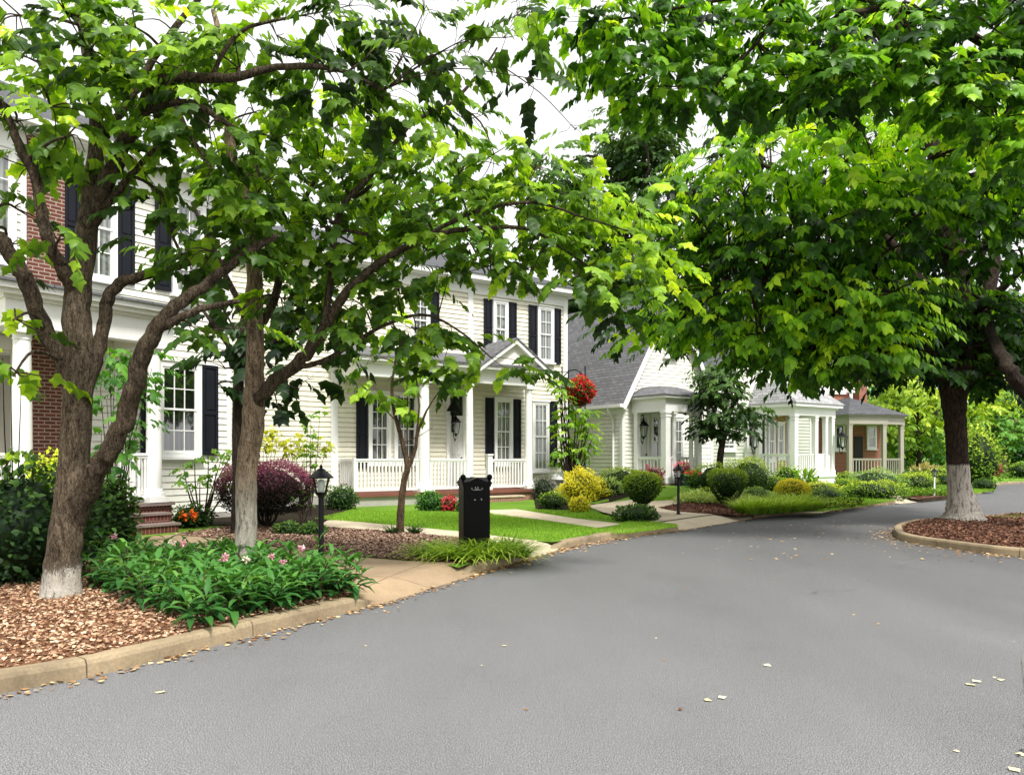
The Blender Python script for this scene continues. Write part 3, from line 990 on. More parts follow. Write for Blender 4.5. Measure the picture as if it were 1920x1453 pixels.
# ================================================================== HOUSE 1 (left: brick pier, white siding, porch)
H1 = House('brick_front_house', 'two storey house with a red brick strip and corner porch behind the left trees', -8.49, 16.42, 55)
h = H1.root
EV1 = 7.75
bx0, bx1 = H1.u(48), H1.u(116)
mb = MB()
siding(mb, bx1, 2.85, .12, EV1)
siding(mb, -6.2, bx0, .12, EV1)
mb.M = SIDE_R(2.85); siding(mb, 0.0, 8.0, .12, EV1)
mb.M = Matrix.Identity(4)
mb.box(-6.2, 2.83, .02, 7.98, 0, EV1 - .02)
mb.build('wall', M['siding_white'], h)
mb = MB(); mb.box(bx0, bx1, -.12, .10, 0, EV1 - .05); mb.build('brick_wall', M['brick'], h)
boxes('corner_board', M['white'], h, (2.76, 2.88, -.045, .10, .1, EV1), (bx1, bx1 + .09, -.04, .0, .1, EV1), (bx0 - .1, bx0, -.04, .0, .1, EV1))
mb = MB(); mb.box(-6.3, 2.95, -.05, .0, EV1 - .45, EV1); mb.box(-6.5, 3.3, -.42, .0, EV1, EV1 + .16); mb.box(-6.52, 3.32, -.52, -.40, EV1 + .05, EV1 + .2)
mb.box(3.0, 3.3, 0, 8.3, EV1, EV1 + .16); mb.build('cornice', M['white'], h)
mb = MB(); hip_roof(mb, -6.5, 3.35, -.5, 8.4, EV1 + .2, EV1 + 2.6, 4.2); mb.build('roof', M['roof_dark'], h)
mb = MB(); mb.box(-6.25, 2.9, -.06, 8.05, -.1, .12); mb.build('foundation', M['grey_skirt'], h)
# upper windows and shutters
zt, zb = 7.30, 5.18
for px0, px1 in ((117, 146), (218, 250), (289, 318), (384, 402)):
    shutter(h, H1.u(px0), H1.u(px1), zb, zt)
window(h, H1.u(148), H1.u(216), zb - .03, zt + .03, cols=2, rows=2)
window(h, H1.u(320), H1.u(382), zb - .03, zt + .03, cols=2, rows=2)
window(h, bx0 - 1.55, bx0 - .2, zb - .03, zt + .03, cols=3, rows=2)
# ground floor window by the column
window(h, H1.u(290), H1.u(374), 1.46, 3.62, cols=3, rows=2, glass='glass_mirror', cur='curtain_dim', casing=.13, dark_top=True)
shutter(h, H1.u(376), H1.u(406), 1.5, 3.62)
shutter(h, H1.u(262), H1.u(286), 1.5, 3.62)
# door surround left of the brick
mb = MB(); dx = bx0 - .12
mb.box(dx - .16, dx, -.10, 0, .55, 3.5); mb.box(dx - 1.9, dx - 1.74, -.10, 0, .55, 3.5); mb.box(dx - 1.95, dx + .05, -.13, 0, 3.5, 3.75); mb.box(dx - .62, dx - .5, -.09, 0, .55, 3.5)
fr = mb.build('door_frame', M['white'], h)
mb = MB(); mb.box(dx - 1.74, dx - .62, -.045, -.02, .56, 3.0); mb.box(dx - 1.6, dx - .75, -.06, -.04, 1.6, 2.8); mb.box(dx - 1.6, dx - .75, -.06, -.04, .75, 1.45); dr = mb.build('door', M['door_white'], h)
mb = MB(); mb.lathe(dx - .72, -.09, [(0, 1.5), (.03, 1.52), (.03, 1.56), (0, 1.58)], 10); mb.build('handle', M['black'], dr)
mb = MB(); mb.box(dx - .5, dx - .16, -.03, -.02, .9, 3.4); mb.build('sidelight', M['greige'], h)
# porch
FL = .56
pd = 1.6; x0, x1 = -2.75, .32
mb = MB(); mb.box(x0, x1 - .02, -pd - .14, -.03, -.05, FL - .07); mb.build('porch_base', M['brick_step'], h)
mb = MB(); mb.box(x0 - .04, x1 + .02, -pd - .2, -.03, FL - .068, FL); mb.build('porch_floor', M['tread'], h)
steps(h, -2.3, .05, -pd - .2, 2, FL, .32, M['brick_step'], M['tread'])
zc = 3.72
mb = MB()
mb.box(x0, x1, -pd - .17, -pd + .13, zc, zc + .46); mb.box(x0, x0 + .3, -pd + .13, -.03, zc, zc + .46); mb.box(x1 - .3, x1, -pd + .13, -.03, zc, zc + .46)
mb.box(x0 - .05, x1 + .05, -pd - .22, -.03, zc + .46, zc + .52)
mb.box(x0 - .16, x1 + .16, -pd - .33, -.03, zc + .52, zc + .60); mb.box(x0 - .25, x1 + .25, -pd - .42, -.03, zc + .60, zc + .70)
mb.build('porch_beam', M['white'], h)
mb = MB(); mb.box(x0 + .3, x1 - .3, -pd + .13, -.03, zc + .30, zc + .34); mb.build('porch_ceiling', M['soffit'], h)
mb = MB(); xa, xb, yf, z_ = x0 - .3, x1 + .3, -pd - .48, zc + .702
mb.add([(xa, yf, z_), (xb, yf, z_), (xb, -.03, z_), (xa, -.03, z_), (xa, yf, z_ + .05), (xb, yf, z_ + .05), (xb - .9, -.03, z_ + .46), (xa + .9, -.03, z_ + .46), (xb, -.03, z_ + .05), (xa, -.03, z_ + .05)],
       [(3, 2, 1, 0), (0, 1, 5, 4), (4, 5, 6, 7), (1, 2, 8, 5), (5, 8, 6), (3, 0, 4, 9), (4, 7, 9)])
mb.build('porch_roof', M['roof_grey'], h)
column(h, -2.42, -pd, FL, zc, .165); column(h, 0.0, -pd, FL, zc, .15)
rz = FL + .98
railing(h, (-.62, -pd), (-.12, -pd), FL, rz, step=.12, turned=True)
mb = MB(); mb.box(-.70, -.62, -pd - .04, -pd + .04, FL, rz + .02); mb.build('newel_post', M['white'], h)
railing(h, (-2.55, -pd + .15), (-2.55, -.1), FL, rz, step=.14, turned=True)
railing(h, (.14, -pd + .15), (.14, -.1), FL, rz, step=.14, turned=True)

# ================================================================== HOUSE 2 (centre, cream siding, long porch)
H2 = House('cream_house', 'cream sided two storey house with black shutters and a white railed front porch', -5.35, 23.7, 35)
h = H2.root
EV2 = 7.42; R2 = 9.0
mb = MB()
siding(mb, -3.7, R2, .25, EV2)
mb.M = SIDE_R(R2); siding(mb, 0, 8.5, .25, EV2)
mb.M = SIDE_L(-3.7); siding(mb, -8.5, 0, .25, EV2)
mb.M = Matrix.Identity(4)
mb.box(-3.68, R2 - .02, .02, 8.48, 0, EV2 - .02)
mb.build('wall', M['siding'], h)
for a, b in ((-.22, .0), (R2 - .16, R2 + .03), (-3.73, -3.58), (H2.u(877), H2.u(886))):
    boxes('corner_board', M['white'], h, (a, b, -.05, -.001 if b < R2 else .12, .2 if a < 1 or a > 8 else 4.6, EV2))
mb = MB(); mb.box(-3.8, R2 + .05, -.045, .0, EV2 - .38, EV2)
mb.box(-4.1, R2 + .42, -.42, 0, EV2, EV2 + .10); mb.box(-4.14, R2 + .46, -.5, -.36, EV2 + .02, EV2 + .2)
mb.box(R2 + .04, R2 + .42, 0.0, 8.9, EV2, EV2 + .10); mb.box(R2 + .34, R2 + .46, -.36, 8.9, EV2 + .02, EV2 + .2); mb.build('cornice', M['white'], h)
mb = MB(); hip_roof(mb, -4.2, R2 + .5, -.55, 9.0, EV2 + .2, EV2 + 2.2, 4.4); mb.build('roof', M['roof_dark'], h)
mb = MB(); mb.box(-3.7, R2, -.03, 8.5, -.1, .25); mb.build('foundation', M['grey_skirt'], h)
# upper floor
def z2(px, py): return H2.z(px, py)
for px0, px1 in ((806, 822), (906, 921), (952, 967), (990, 1005), (1037, 1050)):
    shutter(h, H2.u(px0), H2.u(px1), 4.88, 6.92)
for px0, px1 in ((768, 804), (922.5, 950.5), (1006, 1036)):
    window(h, H2.u(px0), H2.u(px1), 4.90, 6.92, cols=2, rows=2)
# ground floor
zt, zb = 3.50, 1.22
for px0, px1 in ((667, 688), (784, 797), (909, 924), (960, 975), (1029, 1043)):
    shutter(h, H2.u(px0), H2.u(px1), zb - .12, zt)
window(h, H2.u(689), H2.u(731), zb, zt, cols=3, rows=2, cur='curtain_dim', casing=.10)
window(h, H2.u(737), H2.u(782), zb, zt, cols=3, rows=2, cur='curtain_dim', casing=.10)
window(h, H2.u(925), H2.u(959), zb - .05, zt, cols=3, rows=2)
window(h, H2.u(996), H2.u(1027), zb - .3, zt - .05, cols=3, rows=2)
# door
FL = .38
d0, d1 = H2.u(836), H2.u(872)
mb = MB(); mb.box(d0, d0 + .12, -.09, 0, FL, 3.5); mb.box(d1 - .12, d1, -.09, 0, FL, 3.5); mb.box(d0 - .06, d1 + .06, -.11, 0, 3.5, 3.66); mb.box(d0 + .12, d1 - .12, -.09, 0, 2.72, 2.84)
mb.build('door_frame', M['white'], h)
mb = MB(); mb.box(d0 + .12, d1 - .12, -.05, -.024, FL + .02, 2.72)
for zz in ((.6, 1.3), (1.45, 2.5)):
    mb.box(d0 + .22, (d0 + d1) / 2 - .04, -.062, -.049, FL + zz[0] - .3, zz[1]); mb.box((d0 + d1) / 2 + .04, d1 - .22, -.062, -.049, FL + zz[0] - .3, zz[1])
dr = mb.build('door', M['door_white'], h)
mb = MB(); mb.lathe(d1 - .2, -.095, [(0, 1.36), (.03, 1.38), (.03, 1.43), (0, 1.45)], 10); mb.tube([(d1 - .2, -.05, 1.405), (d1 - .2, -.095, 1.405)], .012, 6); mb.build('handle', M['black'], dr)
mb = MB(); mb.box(d0 + .12, d1 - .12, -.04, -.03, 2.84, 3.5); mb.build('transom', M['glass_mirror'], h)
# porch
pd = 1.3; x0, x1 = -.04, 6.5
mb = MB(); mb.box(x0, 4.0, -pd - .12, -.04, -.05, FL - .1); mb.build('porch_base', M['grey_skirt'], h)
mb = MB(); mb.box(4.0, x1 + .1, -pd - .12, -.04, -.05, FL - .1); mb.build('brick_base', M['brick_pale'], h)
mb = MB(); mb.box(x0 - .05, x1 + .15, -pd - .2, -.04, FL - .098, FL); mb.build('porch_floor', M['tread_red'], h)
sx0, sx1 = 4.05, 5.75
steps(h, sx0, sx1, -pd - .2, 1, FL, .34, M['brick_pale'], M['path'])
zc = 3.84
mb = MB()
mb.box(x0, x1, -pd - .14, -pd + .14, zc, zc + .36); mb.box(x1 - .28, x1, -pd + .14, -.04, zc, zc + .36); mb.box(x0, x0 + .28, -pd + .14, -.04, zc, zc + .36)
mb.box(x0 - .08, x1 + .08, -pd - .22, -.04, zc + .36, zc + .44); mb.box(x0 - .25, x1 + .25, -pd - .40, -.04, zc + .44, zc + .55)
mb.build('porch_beam', M['white'], h)
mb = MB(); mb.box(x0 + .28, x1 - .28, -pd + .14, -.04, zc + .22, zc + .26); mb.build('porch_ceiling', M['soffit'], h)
mb = MB(); xa, xb, yf, z_ = x0 - .3, x1 + .3, -pd - .46, zc + .552
mb.add([(xa, yf, z_), (xb, yf, z_), (xb, -.03, z_), (xa, -.03, z_), (xa, yf, z_ + .05), (xb, yf, z_ + .05), (xb - .7, -.03, z_ + .55), (xa + .7, -.03, z_ + .55), (xb, -.03, z_ + .05), (xa, -.03, z_ + .05)],
       [(3, 2, 1, 0), (0, 1, 5, 4), (4, 5, 6, 7), (1, 2, 8, 5), (5, 8, 6), (3, 0, 4, 9), (4, 7, 9)])
mb.build('porch_roof', M['roof_grey'], h)
# entry gable over the steps
gx0, gx1, gz0, gz1 = 4.15, 6.85, zc + .56, zc + 1.50
gm = (gx0 + gx1) / 2
mb = MB(); mb.prism_y([(gx0 + .15, gz0), (gx1 - .15, gz0), (gm, gz1 - .12)], -pd - .30, -.06); mb.build('gable_front', M['siding_white'], h)
mb = MB()
k = (gz1 - gz0) / (gm - gx0)
for s in (-1, 1):
    e = gx0 - .1 if s < 0 else gx1 + .1
    pr = [(e, gz0 - .06), (gm, gz1), (gm, gz1 - .17), (e, gz0 - .23)]
    if s < 0: pr = pr[::-1]
    mb.prism_y(pr, -pd - .47, -pd - .30)
mb.build('gable_rake', M['white'], h)
mb = MB()
for s in (-1, 1):
    e = gx0 - .14 if s < 0 else gx1 + .14
    pr = [(e, gz0 - .05), (gm, gz1 + .035), (gm, gz1 - .03), (e, gz0 - .11)]
    if s < 0: pr = pr[::-1]
    mb.prism_y(pr, -pd - .50, -.05)
mb.build('gable_roof', M['roof_grey'], h)
cols = [H2.u(795, pd), H2.u(880, pd), H2.u(991, pd)]
column(h, cols[0], -pd, FL, zc, .18); column(h, cols[1], -pd, FL, zc, .135); column(h, cols[2], -pd, FL, zc, .14)
rz = FL + 1.02
railing(h, (H2.u(666, pd), -pd), (cols[0] - .2, -pd), FL, rz, step=.115)
railing(h, (cols[0] + .2, -pd), (cols[1] - .14, -pd), FL, rz, step=.115)
nx = H2.u(917, pd)
railing(h, (nx + .06, -pd), (cols[2] - .14, -pd), FL, rz - .02, step=.115)
railing(h, (x0 + .1, -pd + .12), (x0 + .1, -.1), FL, rz, step=.12)
railing(h, (x1 - .08, -pd + .16), (x1 - .08, -.1), FL, rz, step=.12)
mb = MB(); mb.box(nx - .085, nx + .085, -pd - .085, -pd + .085, FL, rz + .10); mb.box(nx - .11, nx + .11, -pd - .11, -pd + .11, rz + .10, rz + .15); mb.build('newel_post', M['white'], h)
e = H2.u(666, pd); boxes('newel_post', M['white'], h, (e - .07, e, -pd - .06, -pd + .06, FL, rz + .03))

# ================================================================== HOUSE 3 (steep grey roof, small corner portico)
H3 = House('cottage', 'pale cottage with a steep grey shingle roof and a small columned portico', 4.14, 29.0, 35)
h = H3.root
W3, EV3, RG3, L3 = 5.0, 3.76, 7.9, 9.0
mb = MB()
mb.M = SIDE_L(0); siding(mb, -L3, 0, .15, EV3)
mb.M = SIDE_R(W3); siding(mb, 0, L3, .15, EV3)
mb.M = Matrix.Identity(4)
siding(mb, 0, W3, .15, EV3)
z = EV3
while z < RG3 - .1:
    t = z + .135; w = (W3 / 2) * (1 - (z - EV3) / (RG3 - EV3)); w2 = (W3 / 2) * max(0, 1 - (t - EV3) / (RG3 - EV3))
    mb.add([(W3 / 2 - w, -.022, z), (W3 / 2 + w, -.022, z), (W3 / 2 + w2, -.004, t), (W3 / 2 - w2, -.004, t), (W3 / 2 - w, 0, z), (W3 / 2 + w, 0, z)], [(0, 1, 2, 3), (4, 5, 1, 0)])
    z = t
mb.prism_y([(.02, 0), (W3 - .02, 0), (W3 - .02, EV3), (W3 / 2, RG3 - .03), (.02, EV3)], .02, L3)
mb.build('wall', M['siding_white'], h)
mb = MB(); gable_roof(mb, 0, W3, 0, L3, EV3, RG3, .26, .10); mb.build('roof', M['roof_grey'], h)
mb = MB(); k = (RG3 - EV3) / (W3 / 2)
for s in (-1, 1):
    e = -.27 if s < 0 else W3 + .27
    pr = [(e, EV3 - k * .27 - .02), (W3 / 2, RG3 + .0), (W3 / 2, RG3 - .34), (e + (.16 if s < 0 else -.16), EV3 - k * .27 - .12)]
    if s < 0: pr = pr[::-1]
    mb.prism_y(pr, -.30, -.255)
mb.build('rake_board', M['white'], h)
mb = MB(); zg = EV3 - k * .26
mb.box(-.40, -.27, -.3, L3 + .3, zg - .04, zg + .09); mb.box(-.27, -.02, -.25, L3, zg - .06, zg - .02); mb.box(-.05, -.024, -.02, L3, zg - .30, zg - .06)
mb.build('gutter', M['white'], h)
mb = MB(); pts, rr = smooth_path([((-.33, .42, zg - .04), .05), ((-.32, .42, zg - .18), .05), ((-.10, .42, zg - .42), .05), ((-.085, .42, zg - .60), .05), ((-.085, .42, 1.5), .05), ((-.085, .42, .12), .05)], 4)
mb.tube(pts, rr, 10); mb.build('downspout', M['white'], h)
boxes('corner_board', M['white'], h, (-.04, .10, -.04, -.0, .1, EV3 - .1), (-.042, -.0, .001, .12, .1, zg - .05), (W3 - .1, W3 + .04, -.04, 0, .1, EV3 - .1))
FL = .50
# gable window
wz = RG3 - 2.55
window(h, W3 / 2 - .35, W3 / 2 + .35, wz, wz + .9, cols=2, rows=2, cur='curtain_dim')
# wall under the portico
window(h, 1.42, 1.95, .95, 3.1, cols=1, rows=1, cur='curtain_dim', glass='glass_mirror', casing=.10)
window(h, 2.6, 3.25, 1.1, 3.0, cols=2, rows=2, cur='curtain_dim', casing=.10)
mb = MB(); mb.box(.62, .70, -.09, 0, FL, 3.05); mb.box(1.22, 1.30, -.09, 0, FL, 3.05); mb.box(.70, 1.22, -.09, 0, 2.95, 3.05); mb.build('door_frame', M['white'], h)
mb = MB(); mb.box(.70, 1.22, -.05, -.024, FL, 2.95); mb.box(.77, 1.15, -.065, -.049, 1.7, 2.8); mb.box(.77, 1.15, -.065, -.049, .7, 1.55); dr = mb.build('door', M['door_white'], h)
mb = MB(); mb.lathe(1.16, -.09, [(0, 1.5), (.028, 1.52), (.028, 1.56), (0, 1.58)], 8); mb.build('handle', M['black'], dr)
pd = 1.7; x0, x1 = .42, 2.38
mb = MB(); mb.box(x0 + .0, x1, -pd - .1, -.04, -.05, FL - .08); mb.build('porch_base', M['brick_step'], h)
mb = MB(); mb.box(x0 - .04, x1 + .04, -pd - .15, -.04, FL - .078, FL); mb.build('porch_floor', M['tread'], h)
steps(h, 1.0, 2.2, -pd - .15, 2, FL, .3, M['brick_step'], M['tread'])
zc = H3.z(1247, 771, 1.7)
mb = MB()
mb.box(x0, x1, -pd - .1, -pd + .12, zc, zc + .44); mb.box(x0, x0 + .22, -pd + .12, -.04, zc, zc + .44); mb.box(x1 - .22, x1, -pd + .12, -.04, zc, zc + .44)
mb.box(x0 - .06, x1 + .06, -pd - .16, -.04, zc + .44, zc + .49); mb.box(x0 - .16, x1 + .16, -pd - .26, -.04, zc + .49, zc + .57)
mb.build('porch_beam', M['white'], h)
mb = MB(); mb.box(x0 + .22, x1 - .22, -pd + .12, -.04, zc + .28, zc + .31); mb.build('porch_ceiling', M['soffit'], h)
mb = MB(); xa, xb, yf, z_ = x0 - .2, x1 + .2, -pd - .3, zc + .572
mb.add([(xa, yf, z_), (xb, yf, z_), (xb, -.03, z_), (xa, -.03, z_), (xa, yf, z_ + .04), (xb, yf, z_ + .04), (xb - .75, -.03, z_ + .42), (xa + .75, -.03, z_ + .42), (xb, -.03, z_ + .04), (xa, -.03, z_ + .04), (xa + .75, yf + 1.0, z_ + .42), (xb - .75, yf + 1.0, z_ + .42)],
       [(3, 2, 1, 0), (0, 1, 5, 4), (4, 5, 11, 10), (10, 11, 6, 7), (1, 2, 8, 5), (5, 8, 6, 11), (3, 0, 4, 9), (4, 10, 7, 9)])
mb.build('porch_roof', M['roof_grey'], h)
column(h, x0 + .13, -.22, FL, zc, .09, True); column(h, x0 + .13, -pd + .02, FL, zc, .12, True)
column(h, x0 + .56, -pd + .02, FL, zc, .09); column(h, x1 - .50, -pd + .02, FL, zc, .09); column(h, x1 - .12, -pd + .02, FL, zc, .10, True)
rz = FL + .95
railing(h, (x0 + .13, -.35), (x0 + .13, -pd + .17), FL, rz, step=.15)
railing(h, (x0 + .32, -pd + .02), (x0 + .5, -pd + .02), FL, rz, step=.09)
railing(h, (x1 - .5, -pd + .02), (x1 - .27, -pd + .02), FL, rz, step=.09)
railing(h, (x1 - .12, -pd + .17), (x1 - .12, -.1), FL, rz, step=.15)

# ================================================================== HOUSE 4 (sage siding, white columned porch)
H4 = House('sage_house', 'grey green sided house with a white columned corner porch and two black lanterns', 10.5, 33.7, 35)
h = H4.root
EV4, RG4 = 3.75, 8.2
wl, wr, L4 = -3.0, 4.2, 9.0
mb = MB()
siding(mb, wl, 1.55, .1, EV4)
siding(mb, 2.3, wr, .1, EV4)
mb.M = SIDE_L(wl); siding(mb, -L4, 0, .1, EV4)
mb.M = Matrix.Identity(4)
mb.prism_y([(wl + .02, 0), (wr - .02, 0), (wr - .02, EV4 - .02), (wl + .02, EV4 - .02)], .02, L4)
mb.build('wall', M['siding_sage'], h)
mb = MB(); siding(mb, 1.55, 2.3, .1, EV4, ex=.09); mb.build('tan_panel', M['siding_tan'], h)
mb = MB()
xm = (wl + wr) / 2; z = EV4
while z < RG4 - .1:
    t = z + .15; hw = (wr - wl) / 2
    w = hw * (1 - (z - EV4) / (RG4 - EV4)); w2 = hw * max(0, 1 - (t - EV4) / (RG4 - EV4))
    mb.add([(xm - w, -.022, z), (xm + w, -.022, z), (xm + w2, -.004, t), (xm - w2, -.004, t), (xm - w, 0, z), (xm + w, 0, z)], [(0, 1, 2, 3), (4, 5, 1, 0)])
    z = t
mb.prism_y([(wl + .02, EV4), (wr - .02, EV4), (xm, RG4 - .03)], .02, L4)
mb.build('gable_wall', M['siding_white'], h)
mb = MB(); gable_roof(mb, wl, wr, 0, L4, EV4, RG4, .28, .10); mb.build('roof', M['roof_grey'], h)
mb = MB(); k = (RG4 - EV4) / ((wr - wl) / 2)
for s in (-1, 1):
    e = wl - .29 if s < 0 else wr + .29
    pr = [(e, EV4 - k * .29), (xm, RG4), (xm, RG4 - .3), (e + (.2 if s < 0 else -.2), EV4 - k * .29 - .06)]
    if s < 0: pr = pr[::-1]
    mb.prism_y(pr, -.33, -.275)
mb.build('rake_board', M['white'], h)
boxes('corner_board', M['white'], h, (-.62, -.36, -.05, 0, .1, EV4), (wl - .03, wl + .1, -.05, 0, .1, EV4 - .1), (wr - .1, wr + .03, -.05, 0, .1, EV4 - .1))
window(h, H4.u(1352), H4.u(1377), H4.z(1365, 845), H4.z(1365, 822), cols=2, rows=1, glass='glass_mirror', cur='dark_room')
window(h, xm - .5, xm + .5, 5.2, 6.6, cols=2, rows=2, cur='curtain_dim')
FL = .66; pd = 2.09; x0, x1 = -.12, 2.78
zc = H4.z(1490, 778, pd)
mb = MB(); mb.box(.18, .28, -.09, 0, FL, zc - .1); mb.box(.72, .82, -.09, 0, FL, zc - .1); mb.box(.18, .82, -.10, 0, zc - .1, zc + .05); mb.build('door_frame', M['white'], h)
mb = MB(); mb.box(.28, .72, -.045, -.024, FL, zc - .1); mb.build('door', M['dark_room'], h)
window(h, .95, 1.45, 1.25, zc - .15, cols=2, rows=1, cur='curtain_dim', glass='glass_mirror')
window(h, 1.62, 2.12, 1.35, zc - .2, cols=2, rows=1, cur='curtain_dim', glass='glass_mirror')
window(h, 2.38, 2.75, 1.0, zc - .1, cols=1, rows=1, cur='curtain_dim', glass='glass_mirror')
mb = MB(); mb.box(x0, x1, -pd - .1, -.04, -.1, FL - .07); mb.build('porch_base', M['white'], h)
mb = MB(); mb.box(x0 - .05, x1 + .05, -pd - .16, -.04, FL - .068, FL); mb.build('porch_floor', M['white'], h)
mb = MB()
mb.box(x0, x1, -pd - .08, -pd + .14, zc, zc + .30); mb.box(x0, x0 + .22, -pd + .14, -.04, zc, zc + .30); mb.box(x1 - .22, x1, -pd + .14, -.04, zc, zc + .30)
mb.box(x0 - .08, x1 + .08, -pd - .16, -.04, zc + .30, zc + .36); mb.box(x0 - .22, x1 + .22, -pd - .3, -.04, zc + .36, zc + .48)
mb.build('porch_beam', M['white'], h)
mb = MB(); mb.box(x0 + .22, x1 - .22, -pd + .14, -.04, zc + .20, zc + .23); mb.build('porch_ceiling', M['soffit'], h)
mb = MB(); xa, xb, yf, z_ = x0 - .26, x1 + .26, -pd - .34, zc + .482
mb.add([(xa, yf, z_), (xb, yf, z_), (xb, -.03, z_), (xa, -.03, z_), (xa, yf, z_ + .04), (xb, yf, z_ + .04), (xb - .5, -.03, z_ + .95), (xa + .5, -.03, z_ + .95), (xb, -.03, z_ + .04), (xa, -.03, z_ + .04), (xa + .5, yf + 1.2, z_ + .95), (xb - .5, yf + 1.2, z_ + .95)],
       [(3, 2, 1, 0), (0, 1, 5, 4), (4, 5, 11, 10), (10, 11, 6, 7), (1, 2, 8, 5), (5, 8, 6, 11), (3, 0, 4, 9), (4, 10, 7, 9)])
mb.build('porch_roof', M['roof_pale'], h)
for cx_, cy_, rr_ in ((x0 + .13, -.3, .10), (x0 + .13, -pd + .04, .115), (1.45, -pd + .04, .10), (2.2, -pd + .04, .085), (x1 - .13, -pd + .04, .10)):
    column(h, cx_, cy_, FL, zc, rr_, True)
rz = FL + .92
railing(h, (x0 + .13, -.44), (x0 + .13, -pd + .2), FL, rz, step=.15)
railing(h, (x0 + .28, -pd + .04), (1.32, -pd + .04), FL, rz, step=.13)
boxes('porch_panel', M['white'], h, (1.58, 2.08, -pd + .0, -pd + .07, FL, rz - .06), (2.32, 2.5, -pd + .0, -pd + .07, FL, rz - .06))
railing(h, (1.58, -pd + .036), (2.08, -pd + .036), FL + .02, rz, step=.13)

# ================================================================== HOUSE 5 (far brick house with a greige porch)
H5 = House('brick_house', 'far red brick house with white cornice and greige porch under a hipped roof', 18.6, 43.6, 12)
h = H5.root
w0, w1 = H5.u(1535), H5.u(1662)
zc5 = H5.z(1600, 776)
mb = MB(); mb.box(w0, w1, 0, 8, 0, zc5); mb.box(w0 + .4, H5.u(1618), 1.2, 7, zc5, zc5 + 1.35); mb.build('wall', M['brick_far'], h)
mb = MB(); mb.box(w0 - .1, w1 + .12, -.2, 0, zc5 - .14, zc5 + .10); mb.build('cornice', M['white'], h)
mb = MB(); xa, xb = H5.u(1545), H5.u(1612)
mb.prism_y([(xa, zc5 + 1.2), (xb, zc5 + 1.2), (xb - .1, zc5 + 2.2), ((xa + xb) / 2, zc5 + 3.4), (xa + .1, zc5 + 2.2)], 1.1, 6.8); mb.build('gable_wall', M['siding_white'], h)
window(h, H5.u(1588, -1.1), H5.u(1600, -1.1), zc5 + 1.35, zc5 + 2.1, y=1.1, cols=2, rows=1, cur='curtain_dim', glass='glass_mirror')
mb = MB(); hip_roof(mb, xa - .3, xb + .3, .7, 7.2, zc5 + 3.2, zc5 + 4.6, 1.0); mb.build('roof', M['roof_grey'], h)
mb = MB(); a, b = H5.u(1609, -2), H5.u(1624, -2); mb.box(a, b, 1.9, 2.5, zc5, zc5 + 2.6); mb.build('chimney', M['brick_far'], h)
window(h, H5.u(1562), H5.u(1583), H5.z(1570, 845), H5.z(1570, 793), cols=2, rows=2, cur='curtain_dim', glass='glass_mirror', casing=.13)
window(h, H5.u(1624), H5.u(1642), H5.z(1630, 842), H5.z(1630, 798), cols=1, rows=1, cur='dark_room', glass='glass_mirror', casing=.10)
mb = MB(); mb.box(H5.u(1601), H5.u(1617), -.05, -.003, .4, 2.6); mb.build('door', M['dark_room'], h)
pd = 2.4; FL = .40
fx0, fx1 = H5.u(1594, pd), H5.u(1658, pd)
plan = [(fx0 - .12, -.03), (fx0 - .12, -pd - .1), (fx1 + .1, -pd - .1), (fx1 + 1.6, -pd + .42), (fx1 + 1.6, -.03)]
mb = MB(); mb.prism(plan, -.05, FL); mb.build('porch_base', M['grey_skirt'], h)
zc = H5.z(1625, 795, pd)
def inset(pl, e): 
    cx_ = sum(p[0] for p in pl) / len(pl); cy_ = sum(p[1] for p in pl) / len(pl)
    return [(p[0] + (e if p[0] < cx_ else -e), min(-.03, p[1] + (e if p[1] < cy_ else 0))) for p in pl]
mb = MB(); mb.prism(plan, zc, zc + .42); mb.prism(inset(plan, -.12), zc + .42, zc + .50); mb.build('porch_beam', M['greige'], h)
mb = MB(); ro = inset(plan, -.2); zr = zc + .502
ap0 = (fx0 + 1.1, -.9, zr + 1.0); ap1 = (fx0 + 1.1, -.03, zr + 1.0)
v = [(p[0], p[1], zr) for p in ro] + [ap0, ap1]
mb.add(v, [(0, 1, 5, 6), (1, 2, 5), (2, 3, 5), (3, 4, 6, 5), (4, 3, 2, 1, 0)]); mb.build('porch_roof', M['roof_dark'], h)
for x, y in ((fx0, -pd + .05), (fx1, -pd + .05), (fx1 + 1.44, -pd + .52), (fx0, -.2)):
    column(h, x, y, FL, zc, .105, True, 'greige')
railing(h, (fx0 + .12, -pd + .05), (fx1 - .12, -pd + .05), FL, FL + .95, 'greige', step=.17)
railing(h, (fx1 + .12, -pd + .09), (fx1 + 1.32, -pd + .48), FL, FL + .95, 'greige', step=.17)

# ================================================================== lanterns
def on_wall(H, px, py, out, dy=0.0):
    u = H.u(px, out); return H.world(u, out, H.z(px, py, out))
wall_lantern('wall_lantern', 'black lantern in front of the white door of the cream porch', on_wall(H2, 849, 800, .30), H2.th, 1.15)
